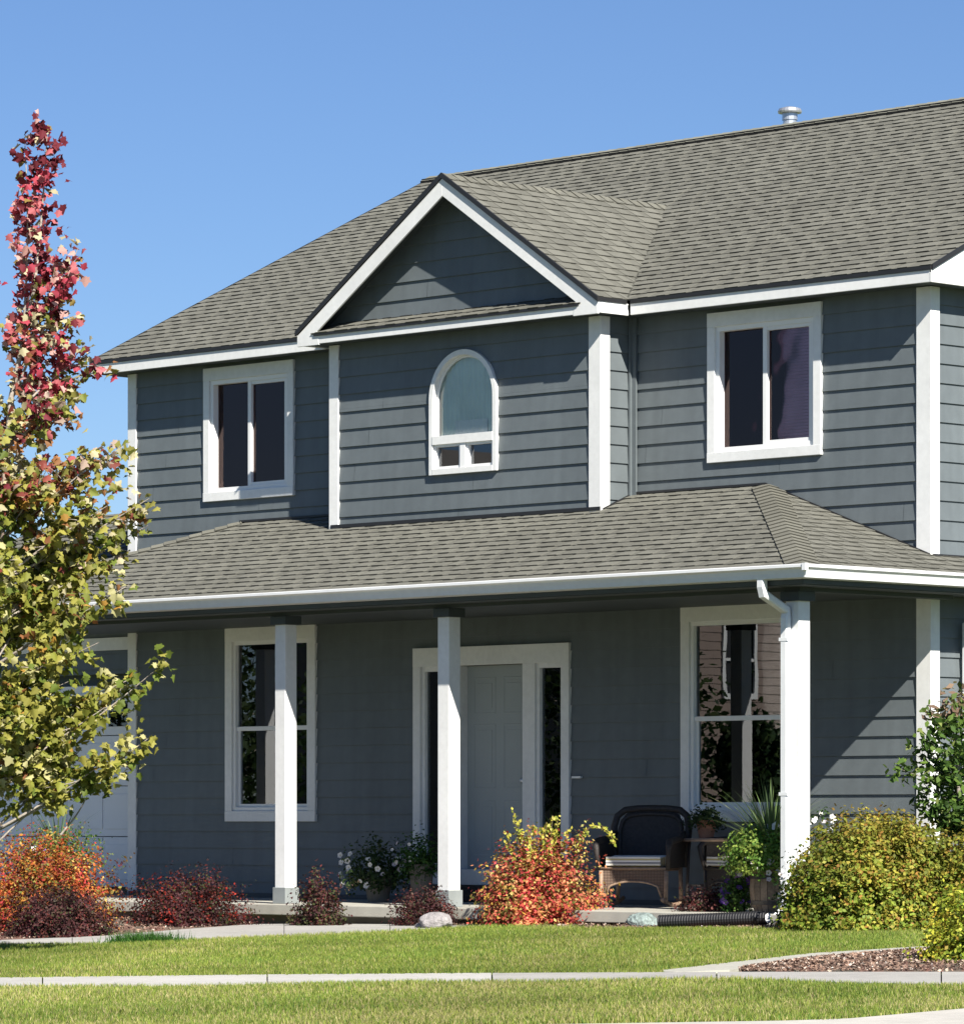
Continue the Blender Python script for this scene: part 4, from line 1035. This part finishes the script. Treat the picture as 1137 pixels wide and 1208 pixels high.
# spiky plant by the garage
gp_ = empty('spiky_potted_plant', stand(68, 43.6), 'spiky green plant with pink petunias in a pot behind the far left orange shrub', 'potted plant')
m = MB(); m.lathe([(0, 0), (.16, 0), (.22, .48), (.25, .48), (.25, .54), (.2, .54), (0, .5)], n=22); m.build('pot', terra, gp_)
rng = np.random.RandomState(9)
blades(gp_, rng, 42, .62, .72, [((.12, .2, .06), 3), ((.3, .34, .14), 1)], .75)
P = rng.normal(size=(2400, 3)) * np.array([.19, .19, .12]) + np.array([0, 0, .72]); leafmesh('foliage', P, rng.normal(size=P.shape) + np.array([.5, -.5, .8]), rng.uniform(.02, .045, 2400), pick(GRN[:2] + [((.2, .25, .06), 2)], 2400, rng), foliage, gp_)
blooms(gp_, rng, 10, lambda q: (q.uniform(-.1, .2), -.18 - q.uniform(0, .1), q.uniform(.62, .82)), .065, [((.6, .25, .55), 2), ((.35, .15, .5), 2), ((.8, .7, .75), 1)])

# ================================================================= ROCKS, PIPE
def rock(name, label, base, sx, sy, sz, m_, seed, rz=0):
    import bmesh
    bm = bmesh.new(); bmesh.ops.create_icosphere(bm, subdivisions=4, radius=1); rg = np.random.RandomState(seed); pl = rg.normal(size=(14, 3)); pl /= np.linalg.norm(pl, axis=1)[:, None]; of = rg.uniform(.72, .95, 14)
    for v in bm.verts:
        p = np.array(v.co)
        for n_, o_ in zip(pl, of):
            dd = p @ n_ - o_
            if dd > 0: p = p - n_ * dd * .85
        p = p * (1 + .03 * math.sin(7 * p[0] + seed) * math.sin(6 * p[1]) + .015 * math.sin(19 * p[2] + 11 * p[0]))
        v.co = (p[0] * sx, p[1] * sy, (p[2] * .9 + .55) * sz)
    me = bpy.data.meshes.new(name); bm.to_mesh(me); bm.free(); me.materials.append(m_)
    me.polygons.foreach_set('use_smooth', [True] * len(me.polygons))
    o = bpy.data.objects.new(name, me); C.objects.link(o); o.location = base; o.rotation_euler = (0, 0, rz); tag(o, label, 'rock'); return o
AW = -math.atan2(AX[1], AX[0]) * -1
ZR = math.atan2(AY[0], AX[0])
rock('boulder', 'smooth pale pinkish grey boulder on the lawn edge before the second post', ground(514, 1096), .165, .13, .105, mat('pale_rock', (.27, .25, .25), .9, [(9, .2), (50, .22)], (30, .7, .03)), 3, ZR)
rock('boulder', 'small pale stone touching the left side of the smooth boulder', ground(496, 1096), .06, .06, .04, MATS['pale_rock'], 8, ZR)
rock('boulder', 'angular teal grey rock beside the black drain pipe end', ground(757, 1095), .15, .11, .10, mat('teal_rock', (.20, .25, .24), .9, [(12, .35), (50, .3)], (24, .9, .04)), 21, ZR)
rock('boulder', 'flat tan rock between the two left barberry shrubs', ground(108, 1103), .17, .14, .085, mat('tan_rock', (.34, .30, .22), .9, [(9, .25), (50, .2)], (30, .7, .03)), 13, ZR)
a = ground(778, 1096); b = ground(905, 1096)
pts = [a.lerp(b, k / 40) for k in range(41)]
m = MB(); base = a.copy()
pv = [(p + Vector((0, 0, .062 + .035 * (k / 40)))) for k, p in enumerate(pts)]
rs = []; fine = []
for k in range(161):
    u = k / 160 * 40; i = min(int(u), 39); fine.append(pv[i].lerp(pv[i + 1], u - i)); rs.append(.060 if (k // 2) % 2 == 0 else .0565)
m.tube(fine, rs, 16, caps=False); m.tube(fine, .050, 12, caps=False)
dp = m.build('drain_pipe', black, org=a); dp.location = a
tag(dp, 'black corrugated drain pipe lying along the lawn edge by the porch', 'drain pipe')
m = MB(); e = fine[-1]; pe = Vector((xx - .12, yf - .18, .10)); m.tube([e - Vector((.03, 0, 0)), e.lerp(pe, .3), e.lerp(pe, .8)], [.055, .052, .04], 12); ad_ = m.build('pipe_adapter', vinyl, dp, org=a)

# ================================================================= PORCH FURNITURE
wick = bpy.data.materials.new('wicker'); wick.use_nodes = True; n = wick.node_tree.nodes; l = wick.node_tree.links; b = n['Principled BSDF']; b.inputs['Roughness'].default_value = .6
tc = n.new('ShaderNodeTexCoord'); w1 = n.new('ShaderNodeTexWave'); w1.inputs['Scale'].default_value = 22; w1.bands_direction = 'Z'; w2 = n.new('ShaderNodeTexWave'); w2.inputs['Scale'].default_value = 22; w2.bands_direction = 'X'
l.new(tc.outputs['Object'], w1.inputs[0]); l.new(tc.outputs['Object'], w2.inputs[0])
ml = n.new('ShaderNodeMath'); ml.operation = 'MULTIPLY'; l.new(w1.outputs['Fac'], ml.inputs[0]); l.new(w2.outputs['Fac'], ml.inputs[1])
rp = n.new('ShaderNodeValToRGB'); rp.color_ramp.elements[0].color = (.05, .032, .024, 1); rp.color_ramp.elements[1].color = (.26, .17, .12, 1); rp.color_ramp.elements[1].position = .45
l.new(ml.outputs[0], rp.inputs[0]); l.new(rp.outputs[0], b.inputs['Base Color'])
bp = n.new('ShaderNodeBump'); bp.inputs['Strength'].default_value = .8; bp.inputs['Distance'].default_value = .006; l.new(ml.outputs[0], bp.inputs['Height']); l.new(bp.outputs[0], b.inputs['Normal'])
reed = mat('reed', (.28, .19, .13), .6, [(30, .25)], (80, .5, .004)); dark_shade = mat('dark_shaded_wicker', (.028, .022, .02), .65, [(40, .3)], (120, .8, .005))  # dark wicker; on chair backs and arms the porch shade is in this colour
def stripes(name, cols):
    m = MB(); return m
def chair(label, loc, rz, wick=wick, reed=reed):
    """faces local -Y; origin on the floor"""
    root = empty('rocking_chair', loc, label, 'chair', None, rz)
    # seat
    m = MB(); m.box(-.29, .29, -.28, .26, .345, .385); m.build('seat', wick, root, bevel=.01)
    # front apron with arched bottom
    m = MB(); top = .36; xs = np.linspace(-.31, .31, 17)
    lowz = [.12 + .13 * math.sqrt(max(0, 1 - (x / .30) ** 2)) if abs(x) < .27 else .10 for x in xs]
    for i in range(16):
        m.prism([(xs[i], -.30, lowz[i]), (xs[i+1], -.30, lowz[i+1]), (xs[i+1], -.30, top), (xs[i], -.30, top)], (0, .02, 0))
    m.build('apron', wick, root)
    m = MB(); m.tube([(x, -.30, z) for x, z in zip(xs[1:-1], lowz[1:-1])], .011, 6); m.tube([(-.32, -.30, .37), (.32, -.30, .37)], .014, 6); m.build('apron_trim', reed, root, smooth=True)
    for s in (-1, 1):
        m = MB(); m.tube([(s*.31, -.30, .05), (s*.315, -.30, .35)], .02, 8); m.cut(); m.tube([(s*.31, .26, .05), (s*.30, .27, .38)], .02, 8); m.build_each('leg', reed, root, smooth=True)
        m = MB(); pts = [(s*.31, -.42 + .88*k/12, .028 + .055 * ((k - 6) / 6) ** 2) for k in range(13)]; m.tube(pts, .02, 8); m.build('rocker', reed, root, smooth=True)
        m = MB(); pts = [(s*.33, -.30, .36), (s*.345, -.33, .48), (s*.35, -.34, .57), (s*.35, -.30, .62), (s*.355, -.1, .635), (s*.35, .12, .65), (s*.33, .27, .70)]
        m.tube(pts, [.02, .022, .03, .036, .034, .03, .026], 8)
        arm = m.build('armrest', dark_shade, root, smooth=True)
        m = MB(); m.prism([(s*.335, -.29, .37), (s*.335, .27, .38), (s*.335, .27, .66), (s*.335, -.28, .60)], (s*.015, 0, 0)); m.build('arm_panel', dark_shade, arm)
    # back: rounded frame with woven panel
    m = MB(); o = [(-.33, .26, .38), (-.36, .30, .58), (-.365, .34, .76), (-.34, .365, .86), (-.27, .38, .915), (-.14, .39, .93), (0, .392, .932)]
    o = o + [(-x, y, z) for x, y, z in o[::-1][1:]]; m.tube(o, .034, 8); m.tube([(x*.83, y - .02, .38 + (z - .38)*.9) for x, y, z in o], .022, 8); m.build('back_frame', dark_shade, root, smooth=True)
    m = MB(); i_ = [(x*.8, y, z) for x, y, z in o]
    for k in range(len(i_)//2):
        a, b = i_[k], i_[k+1]; m.prism([(a[0], a[1], a[2]), (b[0], b[1], b[2]), (-b[0], b[1], b[2]), (-a[0], a[1], a[2])], (0, .018, 0))
    m.build('backrest', dark_shade, root)
    m = MB(); cols = [(.72, .68, .58), (.55, .45, .22), (.78, .76, .70), (.30, .30, .31), (.74, .72, .66), (.22, .22, .24), (.68, .62, .45), (.76, .74, .68)]
    seq = [0, 1, 0, 1, 2, 4, 3, 2, 5, 4, 3, 7, 5, 2]; nS = len(seq)
    for q in range(nS):
        y0, y1 = -.31 + .54*q/nS, -.31 + .54*(q+1)/nS; e0 = .012 if q in (0, nS-1) else 0
        m.box(-.26, .26, y0, y1, .386 + e0, .49 - e0 - .004*abs(q-nS/2), cols[seq[q]])
    # stripes on the front edge run across too
    for q in range(5): m.box(-.262, .262, -.318, -.31, .398 + .016*q, .414 + .016*q, cols[[0, 5, 2, 1, 4][q]])
    m.build('cushion', mat('striped_cloth', attr=True, rough=.9), root)
    return root
chair('wicker rocking chair with striped cushion facing the lawn, left of the window', onfloor(757, -.95), rad(-62 + 90))
chair('wicker rocking chair mostly hidden behind the barberry and barrel planter', onfloor(884, -.50), rad(-112 + 90), dark_shade, dark_shade)
st_ = empty('side_table', onfloor(846, -.62) + Vector((-.25, .12, 0)), 'small dark wicker side table below the right porch window', 'table')
m = MB(); m.lathe([(0, .62), (.22, .62), (.225, .635), (.22, .65), (0, .65)], n=24); m.build('tabletop', reed, st_)
for k in range(4):
    t = math.pi/4 + k*math.pi/2; m = MB(); m.tube([(.19*math.cos(t), .19*math.sin(t), 0), (.16*math.cos(t), .16*math.sin(t), .62)], .014, 8); m.build('leg', dark_shade, st_, smooth=True)
m = MB(); m.lathe([(0, .2), (.16, .2), (.16, .215), (0, .215)], n=20); m.build('shelf', dark_shade, st_)
potted('potted_houseplant', 'dark green plant in a terracotta pot on the side table', st_.location + Vector((0, 0, .65)), .10, .17, terra, .16, .13, DG, 60, 900, .035)

# ================================================================= TREES
def limb(m, a, b, r0, r1, bend=.06, n=7, seg=6, rg=R):
    a, b = Vector(a), Vector(b); L = (b - a).length; off = Vector((rg.uniform(-1, 1), rg.uniform(-1, 1), rg.uniform(-.2, .6))) * L * bend
    pts = [a.lerp(b, k / n) + off * math.sin(math.pi * k / n) for k in range(n + 1)]
    m.tube(pts, [r0 + (r1 - r0) * k / n for k in range(n + 1)], seg, caps=False); return pts
e1 = Vector((AX[0], AY[0], 0)); e2 = Vector((AX[1], AY[1], 0)); DT = 35.6; S_ = FPX / DT
tb = stand(-22, DT); maple = empty('maple_tree', tb, 'young maple turning red at the left edge, its leader reaching above the roofline', 'tree')
def loc(px, py, dd=0.):                           # local point of the tree from its silhouette
    return e1 * ((px + 22) / S_) + e2 * dd + Vector((0, 0, (966 - py) / S_ + CZ - tb.z))
m = MB(); rg = random.Random(3); tw = []            # tw: (point, reach, heightfrac)
trunk = limb(m, (0, 0, -.05), loc(-2, 640), .075, .035, .02, 10, 10, rg)
lead = limb(m, trunk[-1], loc(12, 470, .05), .035, .026, .03, 6, 8, rg)
lead2 = limb(m, lead[-1], loc(40, 340, .02), .024, .014, .03, 6, 7, rg)
lead3 = limb(m, lead2[-1], loc(56, 146, .0), .014, .003, .02, 10, 6, rg)
leadb = limb(m, lead2[3], loc(28, 160, .05), .012, .003, .05, 8, 6, rg)
off = limb(m, trunk[-1], loc(-28, 170, -.2), .03, .004, .05, 12, 6, rg)
twigs = []
def cluster(pts, s=0., n=1, r=.13): 
    for k, p in enumerate(pts):
        if k / len(pts) >= s: twigs.append((p, r))
for L_, s, rr_ in ((lead3, .06, .125), (leadb, .2, .09), (lead2, .2, .10), (off, .45, .10), (lead, .3, .13)): 
    f = []
    for a, b in zip(L_, L_[1:]): f += [a.lerp(b, q / 3) for q in range(3)]
    cluster(f, s, r=rr_)
tips = [(92, 292, .0, 2), (88, 300, .15, 2), (104, 412, .2, 1), (80, 470, -.3, 1), (92, 440, .3, 1), (152, 520, .1, 0), (118, 545, -.25, 0), (176, 588, .0, 0), (172, 618, .2, 0), (130, 600, -.3, 0), (128, 660, .1, 0), (152, 690, .0, -1), (110, 720, -.3, -1),
        (100, 650, .5, 0), (196, 780, .0, -1), (150, 800, .3, -1), (178, 868, .1, -1), (120, 760, -.3, -1), (125, 835, -.1, -1), (140, 890, -.25, -1), (90, 850, .4, -1), (60, 900, .0, -1), (30, 830, -.4, -1), (60, 560, -.4, 0), (55, 640, .4, 0), (70, 780, -.5, -1), (20, 880, .3, -1), (40, 480, .3, 1), (70, 375, .1, 1)]
TR = [trunk[k] for k in range(len(trunk))] + lead
def nearest(z): return min(TR, key=lambda p: abs(p.z - z))
allT = [(loc(a, b, c), True) for a, b, c, _ in tips]
for k in range(32):                               # the rest of the crown, all round
    z = 1.65 + 2.6 * rg.random() ** 1.4; t = rg.uniform(0, 6.283); rr_ = (1.25 if z < 2.8 else 1.25 - .42 * (z - 2.8)) * rg.uniform(.45, 1.0)
    v = Vector((math.cos(t), math.sin(t), 0)); lat = v.dot(e1)
    if lat > .35 and rr_ * lat > .9: rr_ *= .6
    allT.append((Vector((0, 0, z)) + v * rr_, False))
for tp, vis in allT:
    base = nearest(max(.95, tp.z - .55 * (tp - Vector((0, 0, tp.z))).length - .1)); Lb = (tp - base).length
    pts = limb(m, base, tp, .014 if Lb > .8 else .010, .003, .06, 9, 5, rg)
    f = []
    for a, b in zip(pts, pts[1:]): f += [a.lerp(b, q / 2) for q in range(2)]
    cluster(f, .38, r=.12)
    for k in (4, 5, 6, 7):
        q = pts[k] + Vector((rg.uniform(-1, 1), rg.uniform(-1, 1), rg.uniform(-.3, .9))) * .22; s2 = limb(m, pts[k], q, .005, .002, .08, 3, 4, rg); cluster(s2, .3, r=.09)
# bare low twigs against the garage door
for a, b in (((-20, 1010), (108, 905)), ((-20, 970), (60, 925)), ((70, 985), (102, 940))):
    limb(m, loc(*a, .1), loc(*b, .05), .010, .004, .05, 8, 5, rg)
m.build('trunk', bark, maple, smooth=True)
rng = np.random.RandomState(21); cen = []; cid = []
for i_, (p, r) in enumerate(twigs):
    k = max(3, int(11.5 * (r / .12) ** 1.2)); sub = np.array(p) + rng.normal(size=(2, 3)) * r * .55
    cen.append(sub[rng.randint(0, 2, k)] + rng.normal(size=(k, 3)) * r * .40); cid += [i_ // 4] * k
cen = np.concatenate(cen); n_ = len(cen); cid = np.array(cid); nc = cid.max() + 1
hz = np.clip((cen[:, 2] - 1.0) / 5.3, 0, 1)
low_ = [((.21, .22, .035), 5), ((.31, .29, .06), 4), ((.12, .16, .025), 2.4), ((.46, .43, .20), 3), ((.36, .20, .04), .9), ((.24, .10, .04), .5)]
mid_ = [((.30, .28, .07), 5), ((.18, .20, .04), 3), ((.50, .45, .27), 4), ((.32, .15, .06), 2), ((.24, .06, .045), 2), ((.45, .34, .27), 1)]
top_ = [((.36, .045, .07), 4), ((.48, .13, .14), 4), ((.55, .32, .28), 3), ((.16, .025, .035), 3), ((.50, .45, .28), 1.2), ((.24, .17, .05), 1.4)]
def two(pal): g = pick(pal, nc, rng)[cid]; o_ = pick(pal, n_, rng); return np.where(rng.rand(n_, 1) < .60, g, o_)
cl, cm, ct = two(low_), two(mid_), two(top_)
lft = np.clip(.25 - cen @ np.array([AX[0], AY[0], 0]), 0, 1)
jit = hz + .16 * lft + rng.normal(size=nc)[cid] * .08 + rng.normal(size=n_) * .04
col = np.where((jit < .46)[:, None], cl, np.where((jit < .71)[:, None], cm, ct)) * rng.uniform(.75, 1.2, (n_, 1))
nor = rng.normal(size=(n_, 3)) * .75 + np.array([.45, -.3, .55])
ax = rng.normal(size=(n_, 3)) * .55 + np.array([0, 0, -.7])
leafmesh('crown', cen, nor, rng.uniform(.05, .10, n_), col, foliage, maple, shape=MAP, aspect=.95, axis=ax, curl=.28, faces=MAPF)

# small green tree at the right edge
DT2 = 38.4; S2 = FPX / DT2; tb = stand(1134, DT2); tree2 = empty('small_tree', tb, 'small slender green leaved tree at the right edge before the corner board', 'tree')
def loc2(px, py, dd=0.): return e1 * ((px - 1134) / S2) + e2 * dd + Vector((0, 0, (966 - py) / S2 + CZ - tb.z))
m = MB(); rg = random.Random(8); tw = []
tr = limb(m, (0, 0, -.05), loc2(1128, 870), .028, .014, .03, 8, 8, rg)
tips = [(1122, 822, 0), (1098, 838, .1), (1110, 850, -.15), (1135, 815, .1), (1056, 905, .0), (1080, 890, .1), (1090, 920, -.1), (1085, 945, .1), (1105, 900, .2), (1112, 950, -.1), (1128, 930, .15), (1130, 880, -.2), (1150, 850, 0), (1165, 880, .1), (1180, 920, 0), (1160, 940, -.2), (1100, 965, .0), (1125, 965, .15), (1150, 900, .3), (1140, 960, -.3), (1092, 870, -.1), (1118, 905, -.2)]
cc_ = []
for a, b, c in tips:
    tp = loc2(a, b, c); base = min(tr, key=lambda p: abs(p.z - (tp.z - .2))); pts = limb(m, base, tp, .006, .002, .08, 8, 4, rg)
    for p in pts[2:]:
        k = 13; cc_.append(np.array(p) + NP.normal(size=(k, 3)) * .055)
m.build('trunk', bark, tree2, smooth=True)
cen = np.concatenate(cc_); n_ = len(cen); low = cen[:, 2] < (966 - 855) / S2 + 1.0
col = pick([((.06, .12, .02), 4), ((.11, .18, .03), 3), ((.035, .07, .015), 3), ((.2, .24, .07), 1)], n_); pnk = pick([((.09, .14, .03), 4), ((.20, .13, .09), 3), ((.14, .12, .05), 3), ((.26, .18, .12), 2)], n_)
col = np.where(low[:, None], col, pnk) * NP.uniform(.8, 1.25, (n_, 1))
leafmesh('crown', cen, NP.normal(size=(n_, 3)) * .7 + np.array([.4, -.3, .6]), NP.uniform(.055, .10, n_), col, foliage, tree2, shape=RH, aspect=.5, curl=.15)

# ================================================================= ACROSS THE STREET (seen mirrored in the glass)
nb = empty('neighbour_house', (-36, -38.5, -.3), 'tan sided house across the street, mirrored in the right porch window', 'house')
tan = mat('tan_siding', (.24, .18, .15), .7, [(2, .06)]); m = MB()
siding_wall(m, (0, 0, 0), (0, 1, 0), (1, 0, 0), const(-7, 6), 0, 6.4, [(.85, 1.7, 3.9, 5.3), (-3.4, -2.5, 3.9, 5.3)]); siding_wall(m, (0, 6, 0), (-1, 0, 0), (0, 1, 0), const(0, 9), 0, 6.4, [(3, 4, 2.9, 4.3)])
m.build('wall', tan, nb); m = MB(); m.box(-9, 0 - .03, -7, 5.97, 0, 6.39); m.build('wall_core', room, nb)
m = MB(); m.poly([(.4, -7.4, 6.3), (.4, 6.4, 6.3), (-4.5, 6.4, 9), (-4.5, -7.4, 9)], (.14, .13, .12)); m.poly([(-9.4, -7.4, 6.3), (-9.4, 6.4, 6.3), (-4.5, 6.4, 9), (-4.5, -7.4, 9)], (.14, .13, .12)); m.poly([(0, 6, 6.4), (-9, 6, 6.4), (-4.5, 6, 8.9)], (.4, .31, .25)); m.build('roof', shingle, nb)
for ya in (.85, -3.4):
    m = MB(); yb_ = ya + (.9 if ya < 0 else .85); m.box(.02, .06, ya - .1, yb_ + .1, 5.3, 5.42); m.box(.02, .06, ya - .1, yb_ + .1, 3.78, 3.9); m.box(.02, .06, ya - .1, ya, 3.9, 5.3); m.box(.02, .06, yb_, yb_ + .1, 3.9, 5.3); m.box(.02, .05, ya, yb_, 4.57, 4.63)
    wn = m.build('window', white, nb); m = MB(); m.box(-.02, .0, ya, yb_, 3.9, 5.3); m.build('glass_pane', black, wn)
def fartree(loc_, h, w_, seed, label, pal=DG):
    root = empty('street_tree', loc_, label, 'tree', 'trees across the street'); rg2 = np.random.RandomState(seed); m = MB(); r2 = random.Random(seed)
    m.tube([(0, 0, -.1), (.05, 0, h * .4), (0, .05, h * .85)], [.16, .11, .03], 8)
    P = []
    for k in range(34):
        t = r2.uniform(0, 6.28); z = h * r2.uniform(.22, 1); rr_ = w_ * math.sin(math.pi * min(.97, max(.08, (z / h - .12) / .9))) ** .7 * r2.uniform(.5, 1); tp = Vector((rr_ * math.cos(t), rr_ * math.sin(t), z)); m.tube([(0, 0, z * .6), tp * .5 + Vector((0, 0, z * .35)), tp], [.05, .03, .01], 5)
        P.append(np.array(tp) + rg2.normal(size=(150, 3)) * w_ * .2)
    m.build('trunk', bark, root); P = np.concatenate(P); leafmesh('crown', P, rg2.normal(size=P.shape) + np.array([0, 0, .5]), rg2.uniform(.10, .2, len(P)), pick(pal, len(P), rg2), foliage, root)
fartree((-16.9, -16.4, -.2), 2.5, .75, 4, 'small dark bushy tree mirrored in the right window', DG)
fartree((-26.5, -23.5, -.2), 4.6, 1.9, 12, 'dark round tree mirrored in the door sidelight', DG)
fartree((-27.5, -14.5, -.2), 4.6, 2.0, 5, 'tall dark tree mirrored in the left porch window', DG)
fartree((-33, -19, -.2), 5.0, 2.6, 6, 'broad tall tree farther across the street, mirrored in the left window', DG)
